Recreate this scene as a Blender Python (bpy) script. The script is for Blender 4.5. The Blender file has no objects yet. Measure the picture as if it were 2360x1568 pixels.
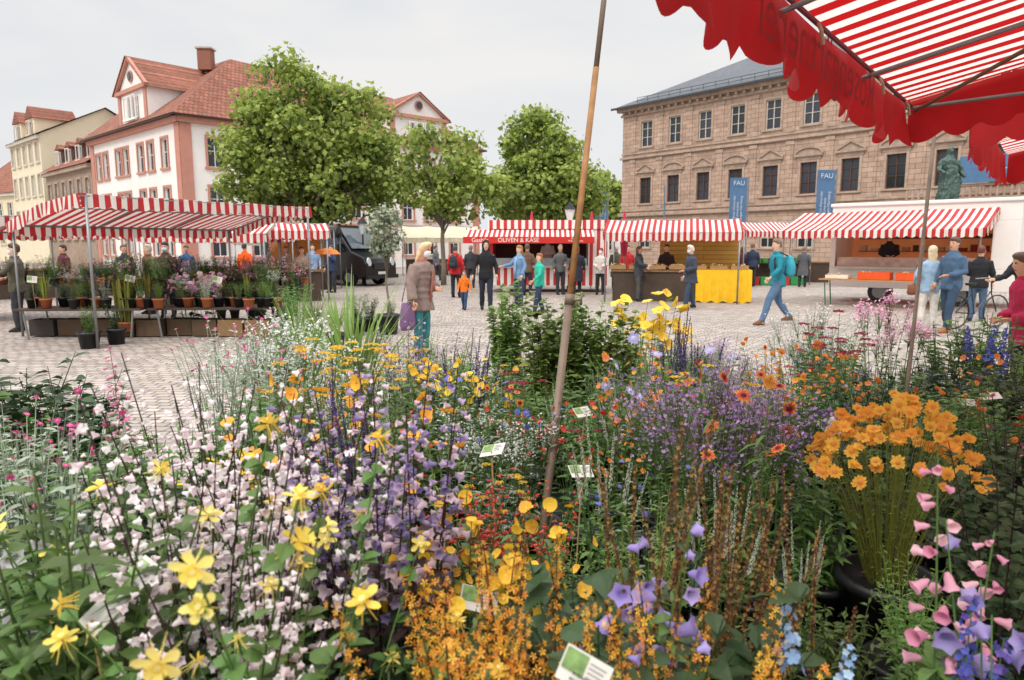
import bpy, bmesh, math, random
from mathutils import Vector, Matrix, noise
R=random.Random(11)
rad=math.radians
col=bpy.context.scene.collection
def lat(u,D): return (u-1180)/1573*(D*.991+.1)
def zt(v,D): return 1.65-math.tan(rad(7.75)+math.atan((v-784)/1573))*D
def hx(h):
    f=lambda c:(c/12.92 if c<=.04045 else ((c+.055)/1.055)**2.4)
    return tuple(f(int(h[i:i+2],16)/255) for i in (0,2,4))
MATS={}
def mat(name,c,rough=.75,var=.2,scale=6,bump=0,metal=0,trans=0,obj=.0,emit=0,kind=None,p=(1,1,1),sat=1):
    if name in MATS: return MATS[name]
    if isinstance(c,str): c=hx(c)
    m=bpy.data.materials.new(name); m.use_nodes=True; nt=m.node_tree; n=nt.nodes; L=nt.links
    b=n['Principled BSDF']; b.inputs['Roughness'].default_value=rough; b.inputs['Metallic'].default_value=metal
    tc=n.new('ShaderNodeTexCoord'); V=tc.outputs['Object']
    def math_(op,a,bb):
        k=n.new('ShaderNodeMath'); k.operation=op
        for i,x in enumerate((a,bb)):
            if isinstance(x,(int,float)): k.inputs[i].default_value=x
            else: L.new(x,k.inputs[i])
        return k.outputs[0]
    no=n.new('ShaderNodeTexNoise'); no.inputs['Scale'].default_value=scale; no.inputs['Detail'].default_value=5
    L.new(V,no.inputs['Vector'])
    rgbn=n.new('ShaderNodeRGB'); rgbn.outputs[0].default_value=(*c,1); base=rgbn.outputs[0]; hgt=no.outputs['Fac']
    sx=n.new('ShaderNodeSeparateXYZ'); L.new(V,sx.inputs[0])
    if kind=='stripe':   # p=(axis,period,colour2)
        s=math_('GREATER_THAN',math_('FRACT',math_('DIVIDE',sx.outputs[p[0]],p[1]),0),.5)
        mx=n.new('ShaderNodeMix'); mx.data_type='RGBA'; L.new(s,mx.inputs[0]); mx.inputs[6].default_value=(*c,1); mx.inputs[7].default_value=(*hx(p[2]),1)
        base=mx.outputs[2]
    if kind=='brick':    # p=(w,h,mortar,colour2,mortarcolour,plane)
        cb=n.new('ShaderNodeCombineXYZ'); 
        if p[5]=='xz': L.new(sx.outputs[0],cb.inputs[0]); L.new(sx.outputs[2],cb.inputs[1])
        else:
            d=n.new('ShaderNodeTexNoise'); d.inputs['Scale'].default_value=1.2; L.new(V,d.inputs['Vector'])
            L.new(math_('ADD',sx.outputs[0],math_('MULTIPLY',d.outputs['Fac'],.25)),cb.inputs[0]); L.new(math_('ADD',sx.outputs[1],math_('MULTIPLY',d.outputs['Fac'],.2)),cb.inputs[1])
        br=n.new('ShaderNodeTexBrick'); L.new(cb.outputs[0],br.inputs['Vector'])
        br.inputs['Scale'].default_value=1; br.inputs['Brick Width'].default_value=p[0]; br.inputs['Row Height'].default_value=p[1]; br.inputs['Mortar Size'].default_value=p[2]
        br.inputs['Color1'].default_value=(*c,1); br.inputs['Color2'].default_value=(*hx(p[3]),1); br.inputs['Mortar'].default_value=(*hx(p[4]),1)
        br.inputs['Mortar Smooth'].default_value=.3
        base=br.outputs['Color']; hgt=math_('SUBTRACT',math_('MULTIPLY',no.outputs['Fac'],.4),br.outputs['Fac'])
    big=n.new('ShaderNodeTexNoise'); big.inputs['Scale'].default_value=scale*.13; big.inputs['Detail'].default_value=3; L.new(V,big.inputs['Vector'])
    oi=n.new('ShaderNodeObjectInfo')
    v=math_('ADD',math_('MULTIPLY',math_('SUBTRACT',no.outputs['Fac'],.5),var*2.2),1)
    v=math_('ADD',v,math_('MULTIPLY',math_('SUBTRACT',big.outputs['Fac'],.5),var*1.6))
    v=math_('ADD',v,math_('MULTIPLY',math_('SUBTRACT',oi.outputs['Random'],.5),obj))
    hs=n.new('ShaderNodeHueSaturation'); L.new(base,hs.inputs['Color']); L.new(v,hs.inputs['Value']); hs.inputs['Saturation'].default_value=sat
    if obj: L.new(math_('ADD',math_('MULTIPLY',oi.outputs['Random'],.05*obj),.5-.025*obj),hs.inputs['Hue'])
    L.new(hs.outputs[0],b.inputs['Base Color'])
    if emit: L.new(hs.outputs[0],b.inputs['Emission Color']); b.inputs['Emission Strength'].default_value=emit
    if bump:
        bp=n.new('ShaderNodeBump'); bp.inputs['Strength'].default_value=bump; bp.inputs['Distance'].default_value=.02; L.new(hgt,bp.inputs['Height']); L.new(bp.outputs[0],b.inputs['Normal'])
    if trans:
        t=n.new('ShaderNodeBsdfTranslucent'); L.new(hs.outputs[0],t.inputs[0]); ms=n.new('ShaderNodeMixShader'); ms.inputs[0].default_value=trans
        L.new(b.outputs[0],ms.inputs[1]); L.new(t.outputs[0],ms.inputs[2]); L.new(ms.outputs[0],n['Material Output'].inputs[0])
    MATS[name]=m; return m
def cm(h,**k): return mat('paint_'+h,h,**k)
def cloth(h): return mat('cloth_'+h,h,rough=.9,var=.25,scale=9,bump=.5)

class MB:
    def __init__(s): s.v=[];s.f=[];s.m=[];s.mats=[]
    def add(s,vs,fs,m,M=None):
        if m not in s.mats: s.mats.append(m)
        i=s.mats.index(m); o=len(s.v)
        if M: vs=[M@Vector(v) for v in vs]
        s.v.extend(vs)
        for f in fs: s.f.append(tuple(k+o for k in f)); s.m.append(i)
        return s
    def box(s,a,b,m,M=None):
        x0,y0,z0=a;x1,y1,z1=b
        return s.add([(x0,y0,z0),(x1,y0,z0),(x1,y1,z0),(x0,y1,z0),(x0,y0,z1),(x1,y0,z1),(x1,y1,z1),(x0,y1,z1)],[(0,3,2,1),(4,5,6,7),(0,1,5,4),(1,2,6,5),(2,3,7,6),(3,0,4,7)],m,M)
    def tube(s,pts,r,m,n=8,sq=1):
        pts=[Vector(p) for p in pts]; N=len(pts)
        if not isinstance(r,(list,tuple)): r=[r]*N
        vs=[];fs=[]; a=None
        for i,p in enumerate(pts):
            d=(pts[min(i+1,N-1)]-pts[max(i-1,0)]).normalized()
            if a is None: a=d.orthogonal().normalized()
            a=(a-d*a.dot(d)).normalized(); b=d.cross(a)
            for k in range(n):
                t=2*math.pi*k/n; vs.append(p+a*math.cos(t)*r[i]+b*math.sin(t)*r[i]*sq)
        for i in range(N-1):
            for k in range(n): fs.append((i*n+k,i*n+(k+1)%n,(i+1)*n+(k+1)%n,(i+1)*n+k))
        if n>3: fs.append(tuple(range(n))[::-1]); fs.append(tuple((N-1)*n+k for k in range(n)))
        return s.add(vs,fs,m)
    def loft(s,rings,m,n=14,M=None): # rings (cx,cy,z,rx,ry)
        vs=[];fs=[]
        for (cx,cy,z,rx,ry) in rings:
            for k in range(n):
                t=2*math.pi*k/n; vs.append((cx+rx*math.cos(t),cy+ry*math.sin(t),z))
        for i in range(len(rings)-1):
            for k in range(n): fs.append((i*n+k,i*n+(k+1)%n,(i+1)*n+(k+1)%n,(i+1)*n+k))
        fs.append(tuple(range(n))[::-1]); fs.append(tuple((len(rings)-1)*n+k for k in range(n)))
        return s.add(vs,fs,m,M)
    def prism(s,poly,y0,y1,m,M=None):
        n=len(poly); vs=[(x,y0,z) for x,z in poly]+[(x,y1,z) for x,z in poly]
        fs=[tuple(range(n)),tuple(range(n,2*n))[::-1]]+[(i,i+n,(i+1)%n+n,(i+1)%n) for i in range(n)]
        return s.add(vs,fs,m,M)
    def mesh(s,name,smooth=False):
        me=bpy.data.meshes.new(name); me.from_pydata([tuple(v) for v in s.v],[],s.f)
        for m in s.mats: me.materials.append(m)
        me.polygons.foreach_set('material_index',s.m)
        if smooth: me.polygons.foreach_set('use_smooth',[True]*len(s.f))
        me.update(); return me
def mko(name,data,parent=None,label=None,loc=(0,0,0),rz=0,M=None):
    o=bpy.data.objects.new(name,data); col.objects.link(o)
    if parent: o.parent=parent
    if M is not None: o.matrix_basis=M
    else: o.location=loc; o.rotation_euler=(0,0,rz)
    if label: o['label']=label
    return o
def part(mb,name,parent,label=None,smooth=False,bev=0,**k):
    o=mko(name,mb.mesh(name,smooth),parent,label,**k)
    if bev:
        b=o.modifiers.new('b','BEVEL'); b.width=bev; b.segments=2; b.limit_method='ANGLE'
    return o
def thing(name,label,cat,loc=(0,0,0),rz=0,group=None,data=None):
    o=mko(name,data,loc=loc,rz=rz); o['label']=label; o['category']=cat
    if group: o['group']=group
    return o
def text(s,size,m,parent,M,name='lettering',ext=.002,align='CENTER'):
    c=bpy.data.curves.new('t','FONT'); c.body=s; c.size=size; c.extrude=ext; c.align_x=align; c.align_y='CENTER'
    o=bpy.data.objects.new('t',c); me=bpy.data.meshes.new_from_object(o); bpy.data.objects.remove(o)
    me.materials.clear(); me.materials.append(m)
    return mko(name,me,parent,M=M)
RX=Matrix.Rotation(rad(90),4,'X')
T=Matrix.Translation

# ---------------- people
def remesh(mb,name,vox,disp=0,seed=0):
    o=bpy.data.objects.new('tmp',mb.mesh('tmp')); col.objects.link(o)
    r=o.modifiers.new('r','REMESH'); r.mode='VOXEL'; r.voxel_size=vox; r.use_smooth_shade=True
    s=o.modifiers.new('s','SMOOTH'); s.factor=.5; s.iterations=2
    dg=bpy.context.evaluated_depsgraph_get(); me=bpy.data.meshes.new_from_object(o.evaluated_get(dg)); bpy.data.objects.remove(o)
    me.name=name
    if disp:
        for v in me.vertices:
            c=v.co; k=noise.noise(Vector((c.x*9+seed,c.y*9,c.z*5)))*disp+noise.noise(Vector((c.x*25,c.y*25+seed,c.z*14)))*disp*.6
            v.co=c+v.normal*k
    me.materials.clear(); me.materials.append(mb.mats[0])
    me.polygons.foreach_set('use_smooth',[True]*len(me.polygons))
    return me
ARMS={'rest':((.26,.03,1.15),(.27,-.08,.90)),'front':((.26,.0,1.13),(.09,-.24,1.07)),'reach':((.27,-.14,1.2),(.30,-.42,1.16)),
 'swingf':((.25,-.1,1.15),(.24,-.3,.98)),'swingb':((.25,.14,1.16),(.26,.22,.92)),'up':((.27,-.12,1.18),(.14,-.25,1.38)),'hold':((.29,-.02,1.13),(.34,-.12,.88))}
skins=['d9a98c','cf9c7e','e0b498']
def person(label,u,D,h,face,armL='rest',armR='rest',legs='stand',top='333333',tr='2a3040',hair='5a4030',long=0,mask=None,coat=0,z0=0,lean=0,hood=0,bulk=0,shoe='2a2624',scarf=None,bow=0):
    E=thing('person',label,'person',(lat(u,D),D,z0),rz=rad(face)); E.scale=(h/1.75,)*3
    sk=mat('skin_'+skins[len(label)%3],skins[len(label)%3],rough=.6,var=.06)
    sh=lambda p:(p[0],p[1]-(max(p[2]-.95,0))*lean-max(p[2]-1.5,0)*bow,p[2])
    if legs=='stand': ft=[(.11,0,.09),(-.11,-.03,.09)]; kn=[(.11,-.03,.5),(-.11,-.04,.5)]
    elif legs=='walk': ft=[(.09,-.36,.10),(-.09,.36,.16)]; kn=[(.09,-.22,.52),(-.09,.08,.50)]
    elif legs=='step': ft=[(.1,-.18,.09),(-.1,.16,.11)]; kn=[(.1,-.12,.51),(-.1,.03,.5)]
    hip=[(.09,0,.92),(-.09,0,.92)]
    aL=ARMS[armL]; aR=ARMS[armR]
    arms=[(Vector((.17,0,1.41)),Vector(aL[0]),Vector(aL[1])),(Vector((-.17,0,1.41)),Vector((-aR[0][0],)+aR[0][1:]),Vector((-aR[1][0],)+aR[1][1:]))]
    tors=[(.84,.14,.1),(.95,.165,.12),(1.08,.14,.105),(1.25,.165,.12),(1.38,.165,.105),(1.44,.11,.08),(1.48,.056,.06),(1.56,.052,.055)]
    def ring(z,rx,ry,cy=0,g=0): 
        p=sh((0,cy,z)); return (p[0],p[1],z,rx+g,ry+g)
    b=MB(); b.loft([ring(*t) for t in tors],sk)
    b.loft([ring(1.52,.038,.045,-.025),ring(1.555,.058,.072,-.012),ring(1.60,.07,.088,-.005),ring(1.66,.076,.096),ring(1.71,.072,.09),ring(1.745,.05,.065),ring(1.76,.02,.03)],sk)
    b.tube([sh((0,-.085,1.655)),sh((0,-.108,1.625)),sh((0,-.09,1.61))],[.008,.015,.012],sk,6)
    for s in (1,-1): b.tube([sh((s*.07,.0,1.62)),sh((s*.083,.012,1.66))],[.015,.018],sk,6)
    def limb(mb,pts,rr,m):
        P=[Vector(p) for p in pts]; mb.tube([P[0],P[0].lerp(P[1],.5),P[1],P[1].lerp(P[2],.45),P[2]],rr,m,10)
    for i in (0,1):
        limb(b,(hip[i],kn[i],ft[i]),[.085,.075,.055,.055,.038],sk)
        limb(b,[sh(p) for p in arms[i]],[.052,.046,.04,.038,.027],sk)
    me=remesh(b,'body',.02)
    hb=MB()
    for i in (0,1):
        w=Vector(sh(arms[i][2])); d=(w-Vector(sh(arms[i][1]))).normalized(); sgn=(1,-1)[i]
        side=Vector((0,-1,0)); side=(side-d*side.dot(d)).normalized() if abs(d.y)<.9 else Vector((1,0,0)); nrm=d.cross(side)*sgn
        hb.tube([w-d*.02,w+d*.03,w+d*.085],[.026,.036,.038],sk,8,.5)
        for k in range(4):
            o=w+d*.08+side*(.03-.02*k); Lf=(.065,.078,.072,.055)[k]; q=o+d*Lf*.5; e=q+d*Lf*.4+nrm*Lf*-.35
            hb.tube([o,q,e],[.0095,.009,.007],sk,6)
        o=w+d*.03+side*.03; hb.tube([o,o+d*.03+side*.025,o+d*.065+side*.03-nrm*.01],[.012,.011,.008],sk,6)
    bm=bmesh.new(); bm.from_mesh(me); hm=hb.mesh('h',True); bm.from_mesh(hm); bm.to_mesh(me); bm.free(); bpy.data.meshes.remove(hm)
    me.polygons.foreach_set('use_smooth',[True]*len(me.polygons))
    mko('body',me,E)
    c=cloth(top); g=.028+bulk; j=MB()
    low=[(.50,.21,.17),(.70,.19,.155),(.84,.17,.13)] if coat==1 else [(.72,.19,.155),(.84,.17,.13)] if coat==2 else [(.80,.165,.13)]
    j.loft([ring(z,rx,ry,0,g) for z,rx,ry in low+tors[1:6]]+[ring(1.49,.075,.08)],c)
    for i in (0,1):
        a=[Vector(sh(p)) for p in arms[i]]; limb(j,(a[0],a[1],a[1].lerp(a[2],.93)),[.066+bulk,.062+bulk,.056+bulk,.052+bulk,.044+bulk],c)
    if bulk>.02:
        for z in (.8,.9,1.0,1.1,1.2,1.3):
            q=min(tors[1:5],key=lambda t:abs(t[0]-z)); j.loft([ring(z-.02,q[1]-.03,q[2]-.03,0,g),ring(z+.03,q[1]+.018,q[2]+.018,0,g),ring(z+.08,q[1]-.03,q[2]-.03,0,g)],c)
    if hood: j.loft([ring(1.44,.1,.1,.02),ring(1.55,.105,.10,.035),ring(1.66,.108,.105,.03),ring(1.74,.09,.105,.01),ring(1.79,.04,.05,.02)],c)
    mko('coat' if coat else 'jacket',remesh(j,'jacket',.02,.015,u),E)
    if not hood:
        k=MB(); x,y,z=sh((0,0,1.47)); k.loft([(x,y,z-.03,.098,.092),(x,y,z+.03,.078,.08),(x,y+.004,z+.055,.074,.078),(x,y+.004,z+.02,.06,.06)],cloth(scarf or top)); part(k,'scarf' if scarf else 'collar',E,smooth=True)
        if scarf:
            k=MB(); k.tube([sh((.03,-.1,1.44)),sh((.05,-.17,1.3)),sh((.04,-.18,1.05)),sh((.03,-.17,.85))],[.03,.04,.045,.04],cloth(scarf),8,.4); part(k,'scarf_end',E,smooth=True)
    t=cloth(tr); q=MB(); q.loft([ring(.78,.15,.11),ring(.9,.178,.135),ring(1.0,.165,.125)],t)
    for i in (0,1):
        f=Vector(ft[i])+Vector((0,0,-.02)); limb(q,(hip[i],kn[i],f),[.1,.092,.074,.07,.06],t)
    mko('trousers',remesh(q,'trousers',.02,.013,u+5),E)
    for i in (0,1):
        s=MB(); f=ft[i]; zz=f[2]-.09
        s.loft([(f[0],f[1]-.06,zz,.042,.13),(f[0],f[1]-.06,zz+.03,.046,.135),(f[0],f[1]-.035,zz+.065,.042,.10),(f[0],f[1],zz+.11,.04,.05)],cloth(shoe)); part(s,'shoe',E,smooth=True)
    hm=mat('hair_'+hair,hair,rough=.55,var=.4,scale=40); k=MB()
    if not hood:
        rr=[ring(1.60,.077,.06,.045),ring(1.64,.083,.08,.028),ring(1.69,.086,.096,.014),ring(1.735,.078,.098,.0),ring(1.765,.055,.07,0),ring(1.78,.02,.03,0)]
        if long: rr=[ring(1.42,.07,.03,.07),ring(1.5,.088,.045,.06),ring(1.56,.092,.055,.05)]+rr[1:]
        k.loft(rr,hm); mko('hair',remesh(k,'hair',.014,.010,u),E)
    if D<26:
        fe=MB(); dk=cm('1c1512')
        for s in (1,-1):
            x,y,z=sh((s*.03,-.086,1.662)); fe.loft([(x,y,z-.007,.009,.004),(x,y,z,.014,.009),(x,y,z+.007,.009,.004)],dk,8)
        part(fe,'eyes',E)
        if mask:
            m=MB(); m.loft([ring(1.545,.04,.045,-.05),ring(1.58,.06,.06,-.052),ring(1.625,.062,.062,-.05),ring(1.64,.05,.05,-.05)],cloth(mask)); part(m,'face_mask',E,smooth=True)
        else:
            m=MB(); x,y,z=sh((0,-.083,1.585)); m.loft([(x,y,z-.006,.02,.006),(x,y,z,.026,.01),(x,y,z+.006,.02,.006)],cm('8c4a42'),8); part(m,'mouth',E)
    return E
def backpack(E,colr,label):
    B=thing('backpack',label,'backpack',E.location.copy(),E.rotation_euler[2]); B.scale=E.scale
    b=MB(); c=cloth(colr); b.loft([(0,.22,1.0,.13,.08),(0,.24,1.06,.16,.11),(0,.24,1.22,.155,.11),(0,.22,1.38,.12,.08),(0,.2,1.44,.06,.04)],c); part(b,'bag_body',B,smooth=True)
    b=MB(); b.loft([(0,.34,1.06,.1,.03),(0,.35,1.1,.11,.04),(0,.34,1.2,.1,.03)],cloth('2b3138')); part(b,'pocket',B,smooth=True)
    for s in (1,-1):
        b=MB(); b.tube([(s*.09,.15,1.42),(s*.1,.0,1.49),(s*.11,-.16,1.36),(s*.13,-.14,1.15),(s*.14,.12,1.05)],.016,cloth('2b3138'),6); part(b,'strap',B,smooth=True)
def handbag(E,colr,x,y,z,w,hh,label):
    B=thing('shoulder_bag',label,'bag',E.location.copy(),E.rotation_euler[2]); B.scale=E.scale
    b=MB(); c=cloth(colr); b.loft([(x,y,z-hh,w*.8,.06),(x,y,z-hh*.8,w,.09),(x,y,z-hh*.3,w*.9,.07),(x,y,z,w*.8,.025)],c); part(b,'bag_body',B,smooth=True)
    b=MB(); b.tube([(x,y-w*.6,z),(x*.85,y-.03,z+.42),(x*.85,y+.03,z+.42),(x,y+w*.6,z)],.008,c,6); part(b,'handle',B,smooth=True)

p=person('woman in quilted grey-brown jacket with face mask and blond hair',968,10.4,1.70,62,'front','hold','stand','8a766e','3a8084','e2c294',1,'e8eaec',coat=2,bulk=.03,lean=.1,scarf='b06a58',bow=.25)
handbag(p,'7a5a82',-.36,-.02,.86,.17,.42,'purple fabric shopping bag hanging from a woman\'s arm')
person('man in black hooded jacket and dark jeans walking with child',1120,18,1.80,5,'rest','hold','step','1b1b1e','232a38','222222',hood=1)
person('small child in bright orange jacket and blue trousers',1070,18.1,1.02,-15,'hold','rest','step','e8761a','30496a','7a5a40')
p=person('person in red jacket and black trousers seen from behind',1050,22.5,1.68,165,'rest','rest','stand','c2222a','22242a','4a3a30'); backpack(p,'2a2c30','black backpack worn over a red jacket')
person('woman in denim blue jacket reaching out one arm',1197,19.3,1.68,-60,'rest','reach','stand','6f92b8','3a4656','9a6a42',1,scarf='8aa8c8')
person('girl in turquoise hooded jacket walking away',1243,17,1.48,-70,'swingf','swingb','step','2fb39a','2f3c52','8a5a38',1)
person('man in grey vest waiting at the olive stand',1291,24,1.72,20,'front','rest','stand','5c5c5c','33353c','8a8580')
person('person in dark coat waiting at the olive stand',1330,23.5,1.66,190,'rest','rest','stand','2a2f3a','2a2c30','5c4433',coat=1)
person('woman in white jacket and dark trousers near stand',1384,24,1.60,-20,'front','front','stand','dcd8d2','2c2c30','5b3b2a',mask='e8eaec')
person('woman in dark quilted vest at the cheese stall',1472,21,1.66,60,'front','reach','stand','3c4048','4a4a4a','6a5040',1)
person('person in red jacket beside the cheese stall',1446,25,1.7,10,'rest','rest','stand','b8272c','2a2c36','3c2c22')
person('elderly person with grey hair in dark coat walking',1592,18.4,1.68,-80,'front','rest','step','3a3f4c','39465c','c8c4be',coat=2,mask='c8ccd0',bulk=.015,bow=.15)
p=person('man in teal jacket and blue jeans striding across square',1792,14.6,1.80,-82,'swingf','swingb','walk','1f7f90','54708e','6f5a48',shoe='7a5238',lean=.08); backpack(p,'3aa0b4','blue and turquoise backpack on a walking man')
person('man in navy jacket standing at the far stall',1733,29,1.78,170,'rest','rest','stand','2c3850','2c2f38','6a5038')
person('woman in plum jacket standing at the far stall',1710,29.5,1.66,150,'rest','rest','stand','6a3a4c','2c2f38','5a4030',1)
person('woman in grey coat looking at vegetables',1851,28.5,1.66,160,'front','rest','stand','55575c','2e3036','7a6450',coat=1)
person('vendor in dark clothes behind trailer counter',2045,21.0,1.7,-20,'front','front','stand','26262a','222226','3a2c22',z0=.35)
p=person('woman in light denim shirt and white trousers',2143,13.7,1.66,160,'rest','front','stand','8fabc4','dcd8d0','cdb896',1,shoe='d8d4d0'); handbag(p,'7a4a32',.3,-.02,.95,.12,.22,'brown leather shoulder bag carried by a woman')
person('tall man in blue jacket and jeans waiting at trailer',2192,13.3,1.82,-70,'front','rest','step','47617c','33475e','4c3a2c',shoe='9a5a32')
person('woman in black top and jeans waiting at trailer',2256,15.2,1.66,150,'front','rest','stand','202024','46607c','6a2e22')
person('person in crimson jacket and dark patterned trousers',2378,6.5,1.58,-100,'front','front','stand','b01f48','2a2028','5c4433',lean=.2,bulk=.01)
person('man in black t-shirt pushing something',2366,10.5,1.74,-60,'reach','reach','stand','1d1d20','33353c','3c2c22')
person('woman in olive jacket arranging plants at stall',40,13.4,1.7,-70,'reach','front','stand','5b5848','33343a','4a3226',mask='ccd4dc')
person('vendor in dark apron behind flower table',385,16.2,1.75,10,'front','front','stand','4a3430','2c2c30','2e241e',mask='b8ccd8')
person('customer in brown coat at flower stall',345,17,1.7,-40,'rest','rest','stand','6a4c3c','33343a','b0a498')
person('person in blue shirt beyond flower stall',432,22,1.68,20,'rest','rest','stand','3f6e9c','33343a','3a2c24')
person('person in high visibility orange jacket',566,24,1.75,170,'rest','rest','stand','ee5c14','3a3a40','3a2c24')
person('woman in patterned blouse near flower stall',697,21,1.65,20,'front','rest','stand','b8a08c','3a3a44','4a2e20',1)
person('man in light blue shirt near the dark van',722,26,1.74,10,'rest','rest','stand','8aa8c8','3a4454','4a3a30')
person('person in navy jacket near the dark van',765,25,1.7,-30,'up','rest','stand','2c3a58','2c2f38','4a3a30')
person('person in dark jacket near striped olive stand',1085,28,1.7,180,'rest','rest','stand','3a3a40','2c2f38','8a7060')
person('seller behind the cheese stall counter',1535,22.3,1.72,0,'front','front','stand','3a2c2c','22242a','33261e')
person('vendor inside the olive stand',1262,26.4,1.72,0,'front','front','stand','e0ddd8','22242a','33261e',z0=.3)
person('shopper in beige coat among the stalls',660,27,1.66,30,'rest','rest','stand','b09a80','3a3a44','5a4638',coat=1)
person('shopper in dark coat under the stall canopy',290,19,1.7,60,'rest','rest','stand','34343c','2a2c34','5a4638',coat=1)
person('shopper in burgundy jacket under stall canopy',150,19,1.7,-30,'front','rest','stand','5c2c34','2a2c34','3a2c24')
person('shopper in olive coat near the closed parasols',1420,27,1.68,170,'rest','rest','stand','5c5c48','2a2c34','b8b0a8',coat=1)
person('man in brown jacket beside the olive stand',1215,23.5,1.74,160,'rest','front','stand','6a5040','2a2c34','5a4638')
person('woman in white blouse beyond the cheese stall',1660,27,1.64,-60,'rest','rest','step','d8d4cc','4a4e58','6a4630',1)
person('person in grey jacket crossing the far square',1005,34,1.7,70,'rest','rest','step','70747c','3a3c44','5a4638')

# ---------------- ground
g=MB(); g.add([(-400,-40,0),(400,-40,0),(400,500,0),(-400,500,0)],[(0,1,2,3)],mat('cobbles','b8aca3',rough=.7,var=.24,scale=3,bump=.6,kind='brick',p=(.19,.13,.013,'968b82','645c56','xy')))
o=mko('ground',g.mesh('ground')); o['kind']='structure'

# ---------------- buildings
glass=mat('window_glass','333a42',rough=.12,var=.35,scale=1.5,obj=1.1)
def wall_grid(mb,x0,x1,z0,z1,ops,m,rev=.25,y=0):
    xs=sorted({x0,x1,*[o[0] for o in ops],*[o[1] for o in ops]}); zs=sorted({z0,z1,*[o[2] for o in ops],*[o[3] for o in ops]})
    for i in range(len(xs)-1):
        for j in range(len(zs)-1):
            cx=(xs[i]+xs[i+1])/2; cz=(zs[j]+zs[j+1])/2
            if any(o[0]<cx<o[1] and o[2]<cz<o[3] for o in ops): continue
            mb.add([(xs[i],y,zs[j]),(xs[i+1],y,zs[j]),(xs[i+1],y,zs[j+1]),(xs[i],y,zs[j+1])],[(0,1,2,3)],m)
    for a,b,c,d in ops:
        mb.add([(a,y,c),(b,y,c),(b,y,d),(a,y,d),(a,y+rev,c),(b,y+rev,c),(b,y+rev,d),(a,y+rev,d)],[(0,1,5,4),(1,2,6,5),(2,3,7,6),(3,0,4,7)],m)
WC={}
def window(E,M,w,h,fm,sm,sw=.18,ped=None,bars=(1,2)):
    k=(w,h,fm.name,sm.name,ped,bars)
    if k not in WC:
        p=MB(); p.add([(-w/2,.2,0),(w/2,.2,0),(w/2,.2,h),(-w/2,.2,h)],[(0,1,2,3)],glass)
        f=MB(); t=.09 if w>1.2 else .06; q_=.04 if w>1.2 else .03
        f.box((-w/2,.12,0),(-w/2+t,.19,h),fm); f.box((w/2-t,.12,0),(w/2,.19,h),fm); f.box((-w/2+t,.12,0),(w/2-t,.19,t),fm); f.box((-w/2+t,.12,h-t),(w/2-t,.19,h),fm)
        for i in range(bars[0]): x=-w/2+w*(i+1)/(bars[0]+1); f.box((x-q_,.13,t),(x+q_,.185,h-t),fm)
        for i in range(bars[1]): z=h*(i+1)/(bars[1]+1)+.1; f.box((-w/2+t,.135,z-.025),(w/2-t,.18,z+.025),fm)
        s=MB(); s.box((-w/2-sw,-.07,0),(-w/2,-.002,h),sm); s.box((w/2,-.07,0),(w/2+sw,-.002,h),sm); s.box((-w/2-sw,-.07,h),(w/2+sw,-.002,h+sw),sm); s.box((-w/2-sw-.08,-.14,-.15),(w/2+sw+.08,-.002,0),sm)
        q=None
        if ped:
            q=MB(); W=w/2+.5; z=h+.65
            q.box((-W,-.28,z-.16),(W,-.004,z),sm); q.box((-W+.2,-.1,h+sw),(W-.2,-.004,z-.16),sm)
            if ped=='tri': q.prism([(-W,z),(W,z),(0,z+.72)],-.1,-.004,sm); q.tube([(-W,-.16,z+.05),(0,-.16,z+.72),(W,-.16,z+.05)],.1,sm,4)
            else:
                P=[(W*math.cos(a),z+.6*math.sin(a)) for a in [math.pi*i/8 for i in range(9)]]; q.prism(P,-.1,-.004,sm); q.tube([(x,-.16,zz) for x,zz in P],.1,sm,4)
        WC[k]=[x.mesh(n) if x else None for x,n in ((p,'pane'),(f,'frame'),(s,'surround'),(q,'pediment'))]
    me=WC[k]; wo=mko('window',me[0],E,M=M); mko('frame',me[1],wo); mko('window_surround',me[2],wo)
    if me[3]: mko('pediment',me[3],wo)
tile=mat('roof_tile','a0644e',rough=.9,var=.4,scale=2.5,bump=.6,kind='brick',p=(.3,.28,.03,'86503f','5c3e34','xz'))
slate=mat('slate','565c64',rough=.6,var=.2,scale=3,bump=.3,kind='brick',p=(.4,.3,.02,'4c525a','3a3e44','xz'))
sand=mat('sandstone','bfa593',rough=.9,var=.36,scale=1.2,bump=.5,kind='brick',p=(1.0,.40,.022,'ab917f','7c685a','xz'))
sandtrim=mat('sandstone_trim','ad9888',rough=.9,var=.45,scale=2.6,bump=.3)
PA=thing('palace','long brown sandstone palace with slate roof and rows of windows','building',(11.9,75.5,0),rz=math.atan2(-.757,.653))
LP=50; cx=[3.2+3.49*i for i in range(13)]
rows=[(1.6,3.9),(6.2,8.85),(12.0,14.6)]
ops=[(c-.72,c+.72,a,b) for c in cx for a,b in rows]
w=MB(); wall_grid(w,0,LP,0,16.2,ops,sand,.3)
w.add([(0,0,0),(0,18,0),(0,18,16.2),(0,0,16.2)],[(0,3,2,1)],sand); w.add([(LP,0,0),(LP,18,0),(LP,18,16.2),(LP,0,16.2),(0,18,0),(0,18,16.2)],[(0,1,2,3),(4,5,2,1)],sand); part(w,'wall',PA)
brown=cm('5c3c2c'); cream=cm('d0c8ba')
for i,c in enumerate(cx):
    for j,(a,b) in enumerate(rows):
        window(PA,T((c,0,a)),1.44,round(b-a,2),brown if j==1 else cream,sandtrim,.2,[None,('tri','seg')[i%2],None][j],(1,2))
c=MB()
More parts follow.
